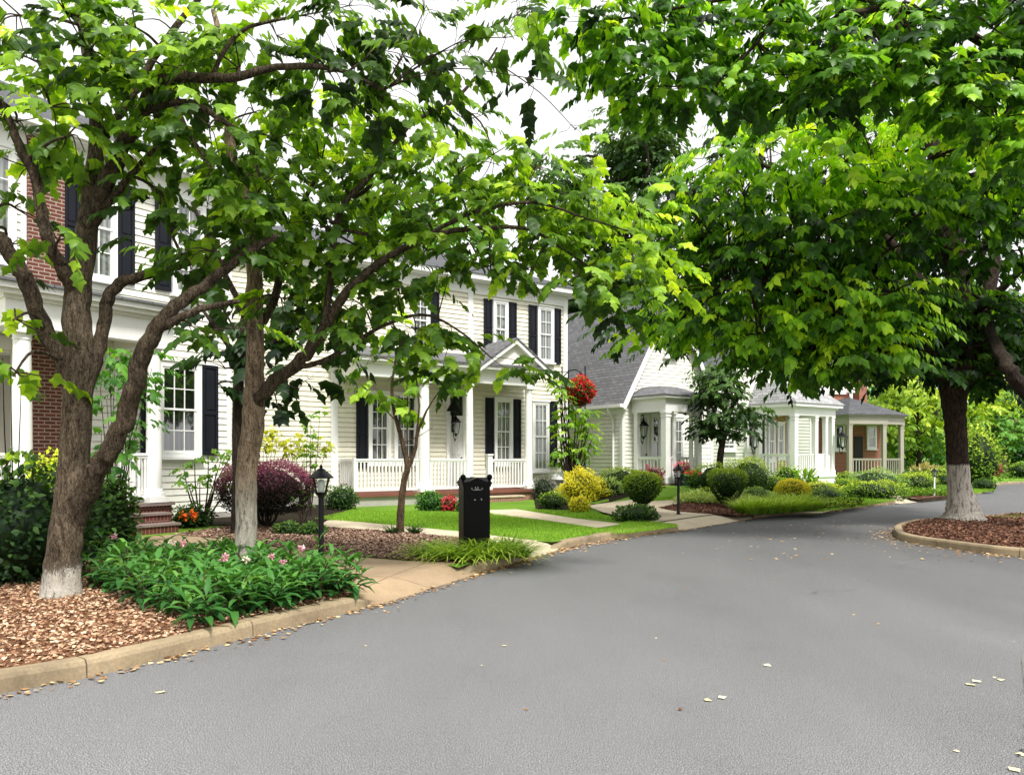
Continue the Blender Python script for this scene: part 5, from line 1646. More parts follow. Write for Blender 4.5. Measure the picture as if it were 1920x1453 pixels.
# ================================================================== PLANTS
YEL = [(0, (.12, .14, .008)), (.5, (.40, .38, .02)), (1, (.55, .50, .06))]
YEL2 = [(0, (.08, .10, .008)), (.5, (.31, .31, .018)), (1, (.52, .47, .05))]
PURP = [(0, (.004, .005, .003)), (.42, (.014, .012, .008)), (.62, (.07, .018, .035)), (1, (.26, .075, .145))]
GREYG = [(0, (.02, .025, .02)), (.5, (.075, .08, .07)), (1, (.17, .17, .15))]
LIME = [(0, (.02, .055, .007)), (.5, (.085, .175, .016)), (1, (.23, .33, .03))]
TOPI = [(0, (.003, .010, .003)), (.40, (.022, .056, .007)), (.66, (.13, .215, .018)), (1, (.33, .40, .045))]
SAGE = [(0, (.02, .05, .015)), (.5, (.09, .17, .04)), (1, (.26, .36, .11))]

def pxshrub(name, label, px, pyb, wpx, hpx, d=None, **kw):
    p = at_depth(px, d) if d else GY(px, pyb)
    s = p.y / FPX
    return shrub(name, label, p, wpx * s, hpx * s, **kw)

# dark planting on the far left
pxshrub('shrub', 'dark leafy shrub at the left edge behind the tan mulch', 25, 1090, 250, 215, n=3000, size=.10, stops=GREEN_DARK, tint=.38, tmpl=T_OVAL, up=.35, wob=.2, shell=.6)
pxshrub('shrub', 'dark shrub right behind the whitewashed left trunk beside brick steps', 196, 1040, 112, 148, n=2200, size=.10, stops=GREEN_DARK, tint=.62, tmpl=T_OVAL, wob=.2, shell=.6)
pxshrub('shrub', 'yellow green shrub under the brick wall behind the left trunk', 95, 1020, 120, 170, n=1500, size=.09, stops=[(0, (.01, .03, .006)), (.6, (.06, .14, .012)), (1, (.34, .40, .02))], tint=.45, tmpl=T_OVAL, up=.6)
b = at_depth(215, 11.9)
open_shrub('tall_shrub', 'tall airy green shrub growing between the forked left trunk and porch', b,
           [P(px, py, 11.9 + random.uniform(-.5, .6)) for px, py in ((185, 690), (205, 650), (235, 690), (262, 660), (250, 730), (200, 750), (225, 790), (270, 720), (190, 810), (245, 830), (215, 700), (262, 780), (220, 860), (285, 690), (180, 860))], GREEN_MID, .13, .55, 9, r=.30, nleaf=6, L=.22)
b = at_depth(30, 9.2)
open_shrub('maple_sapling', 'pale green sapling sprigs at the left edge below the porch column', b, [P(px, py, 9.2) for px, py in ((20, 690), (5, 670), (40, 720), (60, 860), (20, 850), (10, 1030), (30, 1060))], GREEN_NEAR, .13, .62, 3, r=.14, nleaf=6, L=.22)

# by house 1 steps
pxshrub('flower_shrub', 'low dark shrub with orange flowers beside the brick steps', 358, 988, 82, 42, n=700, size=.07, stops=GREEN_DARK, tint=.6, tmpl=T_OVAL,
        extra=lambda c, r: shrub_arrays((c[0] + .12, c[1] - r[1] * .8, c[2] + .06), (.17, .1, .09), 60, .09, [(0, (.6, .08, .01)), (1, (.8, .22, .03))], T_TINY, .5, None, .3))
b = at_depth(378, 16.3)
open_shrub('shrub', 'airy shrub with bare dark stems under the right window of the brick fronted house', b, [P(px, py, 16.3 + random.uniform(-.3, .3)) for px, py in ((345, 880), (365, 862), (390, 850), (415, 862), (435, 850), (405, 885), (440, 890), (375, 900), (352, 905), (428, 915))], [(0, (.02, .06, .012)), (.5, (.09, .19, .03)), (1, (.22, .34, .06))], .11, .55, 7, r=.2, nleaf=5, L=.18, rad=.022)
pxshrub('barberry', 'rounded maroon topped shrub with dark underside beside the pale trunk', 500, 988, 172, 120, n=15000, size=.045, stops=PURP, tint=.44, up=.62, shell=.82, stems=9, stem_h=.28, core=(.006, .006, .004), wob=.10, squash=2.6)
b = at_depth(495, 19.6)
for k, (tips, lab) in enumerate(((((485, 815), (497, 805), (512, 812), (505, 835), (488, 842), (520, 828), (496, 825)), 'yellow leaved shrub close beside the pale trunk'),
                                 (((545, 830), (560, 822), (552, 845), (572, 838), (602, 828), (612, 838), (540, 845)), 'yellow leaved shrub further from the pale trunk'))):
    b = at_depth(500 if k == 0 else 568, 19.6)
    open_shrub('yellow_shrub', lab, b, [P(x, y, 19.6 + random.uniform(-.2, .2)) for x, y in tips], [(0, (.05, .08, .006)), (.5, (.21, .23, .012)), (1, (.36, .35, .03))], .09, .55, 14, r=.20, nleaf=6, L=.14)
b = at_depth(582, 19.0)
open_shrub('young_shrub', 'slender upright green shrub against the cream siding', b, [P(x, y, 19.0) for x, y in ((583, 780), (577, 800), (588, 812), (580, 830), (572, 850), (592, 850), (584, 868), (600, 770))], LIME, .09, .55, 7, r=.13, nleaf=6, L=.13)
b = at_depth(566, 15.6)
open_shrub('twiggy_shrub', 'bare stemmed shrub beside the foreground lamp post', b, [P(x, y, 15.6) for x, y in ((545, 930), (560, 922), (580, 928), (590, 945), (552, 945), (572, 915))], GREEN_MID, .05, .5, 2, r=.08, nleaf=5, L=.1)
for px, py, w, lab in ((540, 1001, 55, 'small dark low shrub left of the bare stemmed shrub'), (586, 1003, 48, 'small dark low shrub right of the bare stemmed shrub')):
    pxshrub('dwarf_shrub', lab, px, py, w, 22, n=500, size=.06, stops=GREEN_DARK, tint=.7, tmpl=T_OVAL, up=.4)
pxshrub('shrub', 'dark green shrub under the left end of the cream porch', 640, 952, 62, 46, d=21.4, n=1200, size=.07, stops=GREEN_DARK, tint=.62, tmpl=T_OVAL)
pxshrub('shrub', 'round leafy shrub at the foot of the cream porch wall', 806, 958, 50, 38, n=1300, size=.06, stops=GREEN_MID, tint=.4, tmpl=T_OVAL)
pxshrub('flower_shrub', 'red flowering plant left of the black mailbox', 843, 958, 32, 28, n=500, size=.07, stops=[(0, (.1, .004, .008)), (.5, (.45, .012, .03)), (1, (.65, .06, .09))], tint=.55, tmpl=T_OVAL, mat='petal', core=(.03, .05, .01))
pxshrub('shrub', 'small green shrub half hidden behind the black mailbox', 868, 959, 26, 26, n=400, size=.06, stops=GREEN_MID, tint=.45, tmpl=T_OVAL)
p = on_h(H2, 873, 1.0, .38)
shrub('potted_plant', 'small yellow green plant on the cream porch behind the mailbox', p, .3, .55, n=160, size=.12, stops=LIME, tint=.75, tmpl=T_OVAL, core=(.05, .05, .03))

# right of house 2
pxshrub('shrub', 'grey leaved shrub under the right window of the cream house', 1018, 932, 44, 44, d=26.2, n=1300, size=.06, stops=GREYG, tint=.45, spiky=.5, shell=.7)
pxshrub('shrub', 'dark clipped green shrub in front of the white garden light', 1034, 954, 54, 32, n=1400, size=.05, stops=TOPI, tint=.36)
b = at_depth(1070, 26.4)
open_shrub('climbing_shrub', 'tall loose yellow green shrub climbing below the red flower basket', b,
           [P(x, y, 26.4 + random.uniform(-.4, .4)) for x, y in ((1048, 730), (1058, 745), (1068, 760), (1052, 775), (1080, 775), (1100, 768), (1045, 795), (1065, 795), (1085, 800), (1105, 805), (1050, 820), (1072, 822), (1098, 825), (1112, 820), (1044, 842), (1060, 845), (1085, 845), (1104, 842), (1050, 860), (1078, 858), (1046, 715), (1056, 720), (1092, 790))], LIME, .17, .58, 9, r=.28, nleaf=6, L=.24, rad=.035)
pxshrub('yellow_shrub', 'wide golden yellow shrub below the iron plant stand', 1090, 953, 82, 60, d=23.2, n=5200, size=.075, stops=YEL, tint=.55, tmpl=T_OVAL, wob=.28, shell=.6, core=(.10, .10, .008))
pxshrub('yellow_shrub', 'small golden ball shrub in front of the wide golden shrub', 1087, 961, 37, 30, n=1500, size=.055, stops=YEL2, tint=.55, core=(.07, .075, .008))
pxshrub('hosta', 'pale variegated low plant right of the wide golden shrub', 1142, 948, 52, 30, d=23.6, n=420, size=.15, stops=SAGE, tint=.75, tmpl=T_LONG, spiky=.3)
pxshrub('hedge_shrub', 'rounded clipped hedge shrub under the cottage side wall', 1165, 925, 82, 42, d=24.6, n=3800, size=.05, stops=TOPI, tint=.42, squash=3.0, up=.4)
pxshrub('topiary', 'ball topiary on a short forked trunk by the lawn corner', 1205, 966, 82, 82, n=5200, size=.05, stops=TOPI, tint=.42, up=.42, stems=6, stem_h=.30, wob=.05, cup=.42, shell=.86)
pxshrub('shrub', 'dark low spreading shrub at the foot of the ball topiary', 1194, 988, 84, 30, d=17.6, n=1900, size=.06, stops=GREEN_DARK, tint=.62, spiky=.3)
pxshrub('flower_shrub', 'dark red and pink flowering shrub before the portico left side', 1222, 905, 48, 40, d=26.0, n=900, size=.08, stops=DKRED, tint=.5, tmpl=T_OVAL, mat='petal', core=(.03, .02, .01), wob=.25, shell=.6)
p = at_depth(1301, 26.6); 
shrub('flower_shrub', 'bright red flowers on leafy stems right of the square planter', p, .62, .62, n=280, size=.12, stops=GREEN_MID, tint=.55, tmpl=T_LONG, spiky=.5,
      extra=lambda c, r: shrub_arrays((c[0], c[1] - .05, c[2] + .2), (.24, .2, .14), 160, .09, RED, T_TINY, .6, None, .3))
pxshrub('hedge_shrub', 'square clipped dark hedge right of the portico', 1337, 915, 72, 52, d=25.8, n=3600, size=.05, stops=TOPI, tint=.30, squash=4.0, up=.45)
pxshrub('hedge_shrub', 'large rounded shrub with dark base left of the sage porch', 1402, 915, 88, 66, d=26.6, n=5200, size=.055, stops=TOPI, tint=.44, up=.45, squash=2.5)
pxshrub('topiary', 'dark flat topped cone topiary on the red mulch', 1363, 942, 78, 70, d=22.6, n=5200, size=.05, stops=TOPI, tint=.30, up=.45, cup=.62, squash=3.2, stems=4, stem_h=.1, wob=.04, shell=.88)
pxshrub('shrub', 'small low green shrub between the portico and cone topiary', 1330, 925, 50, 18, d=24.4, n=900, size=.05, stops=TOPI, tint=.5)
pxshrub('shrub', 'low pale green shrub right of the cone topiary', 1416, 928, 52, 26, d=24.8, n=1100, size=.06, stops=SAGE, tint=.5)
pxshrub('yellow_shrub', 'clipped yellow ball shrub in front of the sage porch', 1486, 945, 62, 48, d=23.6, n=4200, size=.055, stops=YEL2, tint=.58, up=.45, stems=6, stem_h=.12, wob=.05, core=(.05, .055, .008))
pxshrub('shrub', 'leafy light green shrub against the sage porch railing', 1474, 905, 48, 50, d=28.6, n=900, size=.09, stops=LIME, tint=.5, tmpl=T_OVAL, wob=.25, shell=.6)
pxshrub('palm_shrub', 'spiky light green plant beside the sage porch middle column', 1511, 890, 42, 38, d=29.2, n=160, size=.32, stops=LIME, tint=.6, tmpl=T_LONG, spiky=.6, shell=.3, core=None)
pxshrub('shrub', 'rounded green shrub at the left foot of the sage porch', 1450, 905, 50, 28, d=28.0, n=1200, size=.06, stops=TOPI, tint=.45)
pxshrub('shrub', 'yellow green low shrub right of the yellow ball', 1540, 928, 74, 34, d=26.4, n=1700, size=.06, stops=[(0, (.03, .07, .01)), (.5, (.14, .22, .02)), (1, (.42, .46, .05))], tint=.6, up=.5)
pxshrub('shrub', 'dark pebbly green shrub in front of the yellow green low shrub', 1550, 938, 66, 26, d=24.9, n=1500, size=.06, stops=SAGE, tint=.38)
pxshrub('hedge_shrub', 'upright dark green shrub between the sage porch and brick house', 1584, 895, 36, 34, d=31.0, n=1800, size=.06, stops=TOPI, tint=.38)
pxshrub('hedge_shrub', 'boxy green shrub left of the greige porch', 1586, 905, 34, 28, d=29.5, n=1800, size=.06, stops=TOPI, tint=.42, squash=3.5)
pxshrub('hedge_shrub', 'wide domed grey green shrub before the greige porch', 1642, 920, 104, 50, d=29.0, n=4200, size=.06, stops=SAGE, tint=.45)
pxshrub('hedge_shrub', 'long low clipped hedge in front of the domed shrub', 1640, 935, 104, 32, d=27.0, n=3800, size=.06, stops=TOPI, tint=.52, squash=3.0)
pxshrub('hedge_shrub', 'rounded box shrub beside the pale lamp post', 1720, 922, 64, 40, d=30.0, n=3200, size=.06, stops=TOPI, tint=.45, squash=3.5, up=.45)
pxshrub('shrub', 'dark shrub right of the greige porch', 1712, 895, 46, 32, d=36, n=1200, size=.08, stops=GREEN_DARK, tint=.5)
pxshrub('shrub', 'rounded bright green shrub behind the pale lamp post', 1762, 892, 44, 36, d=37, n=1400, size=.08, stops=TOPI, tint=.5)
pxshrub('shrub', 'darker green shrub just left of the big trunk', 1770, 906, 44, 34, d=33, n=1500, size=.07, stops=TOPI, tint=.36)
pxshrub('shrub', 'small dark shrub right of the big trunk base', 1845, 925, 40, 22, d=33.5, n=900, size=.07, stops=GREEN_DARK, tint=.6)
pxshrub('golden_bush', 'tall feathery yellow green bush right of the big trunk', 1832, 905, 88, 110, d=38.5, n=3800, size=.13, stops=GREEN_YEL, tint=.5, tmpl=T_OVAL, wob=.3, shell=.55)
pxshrub('flower_shrub', 'far crimson shrub near the bend of the road', 1863, 892, 26, 30, d=50, n=500, size=.14, stops=DKRED, tint=.75, tmpl=T_OVAL, mat='petal', core=(.05, .01, .01))
pxshrub('hedge_shrub', 'rounded dark shrub at the right edge beyond the bend', 1912, 890, 50, 26, d=52, n=1100, size=.10, stops=TOPI, tint=.36)
pxshrub('grass_clump', 'tan feathery grass clump right of the greige porch', 1735, 885, 54, 30, d=40, n=500, size=.3, stops=[(0, (.10, .10, .03)), (1, (.42, .36, .17))], tint=.5, tmpl=T_LANCE, spiky=.8, shell=.2, core=None, cat='grass')

# ground cover bands (uncountable)
def cover(label, poly, n, size, stops, hgt, tint=.5, tmpl=T_TINY):
    xy = scatter(poly, n); z = np.array([H(x, y) for x, y in xy]) + RNG.uniform(0, hgt, n)
    lv = Leaves(tmpl); d = np.stack([RNG.normal(size=n) * .6, RNG.normal(size=n) * .6, np.full(n, .6)], -1)
    f = np.clip(tint + RNG.normal(size=n) * .2 + (z - z.mean()) * .8, 0, 1)
    lv.add(np.stack([xy[:, 0], xy[:, 1], z], -1), d, RNG.normal(size=(n, 3)) + np.array([0, 0, 1.2]), size * RNG.uniform(.6, 1.3, n), pal(f, stops))
    return tag(raw_mesh('ground_cover', [lv.arrays()], M['shrub']), label, 'ground cover', kind='stuff')
cover('pale grassy ground cover behind the red mulch bed', [gp(1262, 944), gp(1300, 930), gp(1460, 932), gp(1420, 944), gp(1380, 946)], 5000, .16, [(0, (.08, .13, .03)), (.5, (.24, .32, .09)), (1, (.46, .50, .2))], .14, .55, T_LANCE)
cover('low dark green ground cover strip along the kerb of the far lawn', [gp(1500, 951), gp(1560, 943), gp(1620, 946), gp(1600, 952), gp(1540, 957)], 4500, .08, TOPI, .16, .55)
cover('feathery ground cover by the pale lamp post', [gp(1698, 932), gp(1745, 921), gp(1800, 922), gp(1790, 930)], 4000, .09, LIME, .25, .45)

# liriope mound by the second drive mouth
LIRI = [(0, (.02, .05, .006)), (.4, (.11, .22, .018)), (.75, (.26, .39, .035)), (1, (.42, .50, .10))]
proto = None
for i, (px, py) in enumerate(((1404, 964), (1430, 963), (1458, 961.5), (1486, 959.5), (1512, 957.5), (1420, 957), (1450, 955), (1480, 954), (1500, 953))):
    p = GY(px, py)
    if proto is None:
        proto = raw_mesh('grass_clump', [blades((p.x, p.y, p.z), .27, 360, .62, .036, LIRI, .62, .72, tint=.78)], M['grass'], None, p)
        tag(proto, 'arching green grass clump in the mound beside the cottage drive mouth', 'ornamental grass', 'grass clumps in the mound beside the cottage drive')
    else:
        o = proto.copy(); COL.objects.link(o); o.location = p; o.rotation_euler = (0, 0, random.uniform(0, 6)); o.scale = (1, 1, random.uniform(.9, 1.12))
# liriope round the mailbox
proto = None
for i, (px, py, s) in enumerate(((800, 1046, .8), (838, 1049, .9), (868, 1052, .9), (905, 1050, 1.0), (930, 1047, 1.0), (955, 1043, 1.0), (975, 1046, .8), (885, 1042, .8), (915, 1037, .9), (822, 1038, .7), (945, 1035, .9))):
    p = GY(px, py)
    if proto is None:
        proto = raw_mesh('grass_clump', [blades((p.x, p.y, p.z), .15, 120, .66, .030, LIRI, .95, .6, tint=.72)], M['grass'], None, p)
        tag(proto, 'strappy green grass clump around the foot of the black mailbox', 'ornamental grass', 'grass clumps around the black mailbox'); proto.scale = (s, s, s)
    else:
        o = proto.copy(); COL.objects.link(o); o.location = p; o.rotation_euler = (0, 0, random.uniform(0, 6)); o.scale = (s, s, s)
for px, py, lab in ((737, 1000, 'dark spiky low plant just left of the young tree'), (778, 1000, 'dark spiky low plant just right of the young tree')):
    p = GY(px, py); o = raw_mesh('spiky_plant', [blades((p.x, p.y, p.z), .10, 90, .30, .022, GREEN_DARK, .6, .55, tint=.75)], M['grass'], None, p); tag(o, lab, 'plant')

# leafy perennials along the front kerb
BEDG = [(0, (.004, .018, .005)), (.35, (.014, .058, .013)), (.65, (.040, .125, .024)), (1, (.12, .24, .045))]
def perennial_mesh(seed, flower):
    rs = np.random.RandomState(seed)
    lv = Leaves(T_LONG); mb = MB()
    for sidx in range(3):
        a0 = rs.uniform(0, 6.28); hx, hy = math.cos(a0) * .07, math.sin(a0) * .07
        ht = rs.uniform(.16, .30)
        tipx, tipy = hx * 2, hy * 2
        mb.tube([(hx * .3, hy * .3, 0), (hx, hy, ht * .6), (tipx, tipy, ht)], [.006, .005, .003], 5)
        m = 11
        a = np.arange(m) * 2.4 + rs.uniform(0, 6)
        t = np.linspace(.30, 1.0, m)
        c = np.stack([hx + (tipx - hx) * t, hy + (tipy - hy) * t, ht * t], -1)
        el = np.interp(t, [.3, 1], [-.15, .75]) + rs.normal(size=m) * .15
        d = np.stack([np.cos(a) * np.cos(el), np.sin(a) * np.cos(el), np.sin(el)], -1)
        nn = np.stack([-np.cos(a) * np.sin(el), -np.sin(a) * np.sin(el), np.cos(el)], -1)
        f = np.clip(.28 + .45 * t + rs.normal(size=m) * .1, 0, 1)
        lv.add(c, d, nn, rs.uniform(.13, .20, m) * np.interp(t, [.3, 1], [1.1, .75]), pal(f, BEDG))
    return lv.arrays(), mb
protos = []
for s in range(5):
    arr, mb = perennial_mesh(40 + s, False)
    protos.append((arr, mb))
bedp = [(-2.72, 6.78), (-2.36, 7.3), (-1.82, 8.28), (-2.0, 8.75), gp(610, 1092), gp(540, 1078), gp(455, 1064), gp(330, 1062), gp(215, 1070), gp(165, 1098), gp(240, 1130), gp(330, 1160)]
pts = []
cand = scatter(bedp, 900)
tA, tB = GY(115, 1118), GY(460, 1078)
for q in cand:
    if all((q[0] - a[0]) ** 2 + (q[1] - a[1]) ** 2 > .205 ** 2 for a in pts) and (q[0] - tB.x) ** 2 + (q[1] - tB.y) ** 2 > .24 ** 2 and (q[0] - tA.x) ** 2 + (q[1] - tA.y) ** 2 > .4 ** 2:
        pts.append((q[0], q[1]))
# keep the kerb edge planted
for t in np.linspace(0, 1, 9):
    pts.append((-2.66 + .84 * t + RNG.normal() * .03, 6.95 + 1.36 * t + RNG.normal() * .03))
meshes = {}
FLOWERPX = [(368, 1062), (322, 1050), (205, 1042), (508, 1080), (515, 1092), (565, 1102), (575, 1112), (460, 1100), (545, 1085), (405, 1165)]
fl = [P(a, b, 8.4) for a, b in FLOWERPX]
fset = {}
for k, f in enumerate(FLOWERPX):
    best = min(range(len(pts)), key=lambda i: abs(CX + FPX * pts[i][0] / pts[i][1] - f[0]) + abs(HY + FPX * (EYE - .42) / pts[i][1] - f[1]))
    fset.setdefault(best, k)
for i, (x, y) in enumerate(pts):
    v = i % 5; s = RNG.uniform(1.1, 1.6)
    if v not in meshes:
        arr, mb = protos[v]
        r0 = empty('perennial', (x, y, ZG), 0, 'lush lance leaved green perennial in the bed around the pale trunk', 'perennial', 'leafy perennials in the kerbside bed')
        fo = raw_mesh('leaves', [arr], M['shrub'], r0); st = mb.build('stem', M['bark_young'], r0)
        meshes[v] = r0; o = r0
    else:
        o = meshes[v].copy(); COL.objects.link(o)
        for ch in list(meshes[v].children):
            if ch.name.startswith('blossom'): continue
            c2 = ch.copy(); COL.objects.link(c2); c2.parent = o
    o.location = (x, y, ZG); o.rotation_euler = (RNG.normal() * .08, RNG.normal() * .08, RNG.uniform(0, 6.28)); o.scale = (s, s, s * RNG.uniform(.9, 1.1))
    if i in fset:
        m2 = MB(); m2.tube([(0, 0, .1), (.01, 0, .30), (.015, .01, .36)], .004, 5)
        white = fset[i] % 3 == 1
        stops = [(0, (.62, .5, .5)), (1, (.82, .78, .74))] if white else [(0, (.5, .12, .26)), (.6, (.72, .38, .5)), (1, (.82, .66, .72))]
        raw_mesh('blossom', shrub_arrays((.015, .01, .37), (.017, .017, .016), 40, .021, stops, T_TINY, .6, None, .5), M['petal'], o)

# ================================================================== TREES
def limb(spec, sx=1.0):
    """list of (px, py, depth, radius)"""
    return [(P(a, b, d), r) for a, b, d, r in spec]
def toground(p, z=None): return Vector((p.x, p.y, H(p.x, p.y) if z is None else z))

# --- tree A, multi-stemmed, far left
bA = GY(115, 1118)
dA = bA.y
trunkA = [(bA + Vector((-.0, 0, -.10)), .25), (bA + Vector((.0, 0, .06)), .20)] + limb([(120, 1040, dA, .172), (134, 920, dA, .160), (141, 830, dA, .150), (146, 740, dA, .145), (148, 660, dA, .148), (143, 590, dA, .138), (150, 520, dA + .05, .122), (162, 440, dA + .1, .11), (172, 350, dA + .2, .09), (182, 250, dA + .3, .075), (168, 130, dA + .4, .06), (148, 10, dA + .5, .045)])
A = [trunkA,
     limb([(146, 740, dA, .10), (112, 668, dA - .05, .088), (72, 592, dA - .1, .08), (45, 520, dA - .2, .08), (5, 455, dA - .3, .07), (-70, 400, dA - .4, .05)]),
     limb([(140, 560, dA, .07), (118, 505, dA - .2, .065), (98, 470, dA - .3, .06), (80, 410, dA - .35, .058), (66, 330, dA - .4, .05), (40, 285, dA - .45, .045), (8, 205, dA - .5, .035), (-40, 130, dA - .6, .02)]),
     limb([(140, 985, dA, .11), (162, 925, dA - .06, .108), (186, 875, dA - .1, .103), (212, 832, dA - .15, .098), (242, 765, dA - .2, .092), (264, 684, dA - .25, .09), (287, 628, dA - .3, .082), (312, 590, dA - .3, .072), (365, 549, dA - .2, .06), (440, 492, dA - .1, .05), (520, 440, dA, .03)]),
     limb([(290, 622, dA - .3, .05), (330, 600, dA - .3, .042), (385, 578, dA - .3, .034), (450, 565, dA - .3, .02)]),
     limb([(150, 760, dA, .075), (178, 680, dA + .05, .068), (195, 610, dA + .1, .068), (202, 562, dA + .12, .064), (225, 532, dA + .15, .06), (300, 508, dA + .2, .05), (380, 484, dA + .3, .04), (470, 455, dA + .4, .025)]),
     limb([(166, 430, dA + .1, .10), (195, 350, dA + .05, .085), (225, 290, dA, .078), (258, 220, dA - .05, .07), (288, 160, dA - .1, .062), (335, 146, dA - .15, .058), (430, 147, dA - .2, .046), (520, 126, dA - .2, .035), (630, 130, dA - .3, .024), (720, 170, dA - .3, .012)]),
     limb([(262, 215, dA - .05, .045), (300, 200, dA - .1, .04), (355, 192, dA - .15, .036), (413, 224, dA - .15, .028), (461, 268, dA - .15, .022), (487, 330, dA - .15, .014)]),
     limb([(330, 200, dA - .15, .025), (355, 250, dA - .2, .02), (398, 318, dA - .2, .012)]),
     limb([(185, 400, dA + .1, .045), (215, 368, dA + .05, .04), (245, 330, dA, .035), (290, 280, dA - .1, .02)]),
     limb([(180, 280, dA + .3, .05), (240, 190, dA + .5, .045), (300, 90, dA + .6, .04), (370, 0, dA + .7, .03), (420, -60, dA + .7, .02)]),
     limb([(395, 147, dA - .2, .03), (450, 60, dA - .1, .022), (560, 30, dA - .1, .014)])]
def blobs(lst, d0, rd, k, leaf_px=2600., jit=.35):
    out = []
    for t in lst:
        px, py, rx, ry, tint = t[:5]
        dd = d0 + (t[5] if len(t) > 5 else 0) + random.uniform(-jit, jit)
        out.append(pxblob(px, py, dd, rx, ry, rd, tint, k * (t[6] if len(t) > 6 else 1), leaf_px))
    return out
LA = [(30, 30, 90, 50, .38), (120, 20, 70, 40, .45), (60, 110, 80, 40, .85, .0, .8), (100, 200, 90, 50, .50), (30, 230, 70, 50, .55), (170, 90, 60, 50, .50), (250, 50, 80, 50, .55), (330, 60, 70, 50, .50), (300, 120, 80, 40, .48),
      (220, 150, 70, 45, .58), (130, 255, 70, 40, .62, -.5), (60, 320, 60, 35, .5, 0, .7), (30, 390, 50, 40, .35, 0, .5), (260, 210, 70, 40, .5), (350, 150, 60, 40, .42), (420, 60, 70, 45, .52), (450, 130, 70, 45, .45), (520, 70, 80, 50, .45), (600, 50, 80, 50, .42), (620, 140, 90, 45, .30), (700, 90, 80, 50, .30), (720, 180, 80, 40, .28, -.3), (660, 10, 80, 40, .38),
      (390, 240, 70, 45, .5), (320, 270, 60, 40, .48), (470, 330, 70, 45, .52), (260, 310, 60, 35, .42, .2, .6), (10, 470, 60, 30, .32, 0, .6), (110, 450, 50, 30, .45, -.4, .4), (320, 430, 70, 30, .34, .3, .6), (330, 480, 60, 28, .30, .2, .6), (300, 360, 60, 30, .40, .2, .6), (250, 395, 50, 25, .35, .1, .5), (400, 470, 70, 35, .4), (390, 390, 70, 40, .45), (480, 430, 60, 40, .5),
      (790, 60, 60, 40, .35, -.4, .6), (860, 90, 70, 40, .42, -.4, .6), (960, 70, 60, 45, .4, -.4, .5), (800, 10, 80, 30, .3, -.5, .6), (990, 20, 60, 40, .45, -.3, .5), (820, 140, 60, 30, .4, -.4, .6), (1010, 150, 40, 30, .2, -.4, .5), (25, 600, 45, 35, .45, -.6, .4), (25, 705, 45, 25, .55, -.6, .4), (440, 620, 60, 40, .4, -.2, .4), (330, 610, 50, 30, .45, -.2, .3)]
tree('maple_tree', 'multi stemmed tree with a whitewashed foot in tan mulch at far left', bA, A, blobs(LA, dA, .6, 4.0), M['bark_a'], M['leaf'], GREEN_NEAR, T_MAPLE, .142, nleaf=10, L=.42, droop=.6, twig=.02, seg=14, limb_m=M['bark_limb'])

# --- tree B, pale trunk
bB = GY(460, 1080); dB = bB.y
trunkB = [(bB + Vector((0, 0, -.08)), .17), (bB + Vector((0, 0, .1)), .145)] + limb([(462, 980, dB, .128), (463, 880, dB, .128), (474, 800, dB, .135), (476, 750, dB, .13), (478, 680, dB, .108), (478, 560, dB, .098), (474, 470, dB, .09), (462, 380, dB + .05, .08), (436, 300, dB + .1, .068), (428, 210, dB + .15, .058), (424, 120, dB + .2, .045), (400, 20, dB + .3, .03)])
B = [trunkB,
     limb([(474, 760, dB - .02, .085), (515, 715, dB - .1, .082), (560, 680, dB - .2, .075), (592, 640, dB - .25, .068), (622, 590, dB - .3, .062), (668, 530, dB - .35, .054), (740, 475, dB - .35, .045), (820, 440, dB - .3, .036), (900, 428, dB - .2, .028), (990, 430, dB - .1, .022), (1060, 470, dB, .016), (1130, 520, dB + .1, .010)]),
     limb([(610, 610, dB - .3, .045), (622, 500, dB - .3, .042), (636, 400, dB - .2, .04), (690, 335, dB - .1, .034), (724, 290, dB, .032), (776, 229, dB + .1, .028), (847, 192, dB + .15, .024), (905, 130, dB + .2, .016), (932, 90, dB + .2, .01)]),
     limb([(700, 345, dB - .1, .025), (660, 370, dB, .02), (640, 330, dB, .012)]),
     limb([(740, 475, dB - .35, .035), (830, 425, dB - .5, .028), (900, 395, dB - .55, .022), (1000, 380, dB - .5, .018), (1100, 410, dB - .4, .012), (1200, 440, dB - .3, .008)]),
     limb([(478, 620, dB, .06), (515, 560, dB + .2, .052), (530, 480, dB + .3, .045), (560, 400, dB + .4, .035), (600, 320, dB + .5, .02)]),
     limb([(476, 640, dB, .05), (445, 560, dB + .3, .04), (400, 470, dB + .5, .03), (360, 380, dB + .6, .02)]),
     limb([(560, 690, dB - .2, .035), (620, 670, dB - .1, .03), (700, 620, dB, .024), (790, 590, dB, .018), (860, 620, dB, .012), (920, 670, dB, .008)]),
     limb([(690, 440, dB - .35, .022), (640, 430, dB - .5, .02), (600, 425, dB - .6, .012)])]
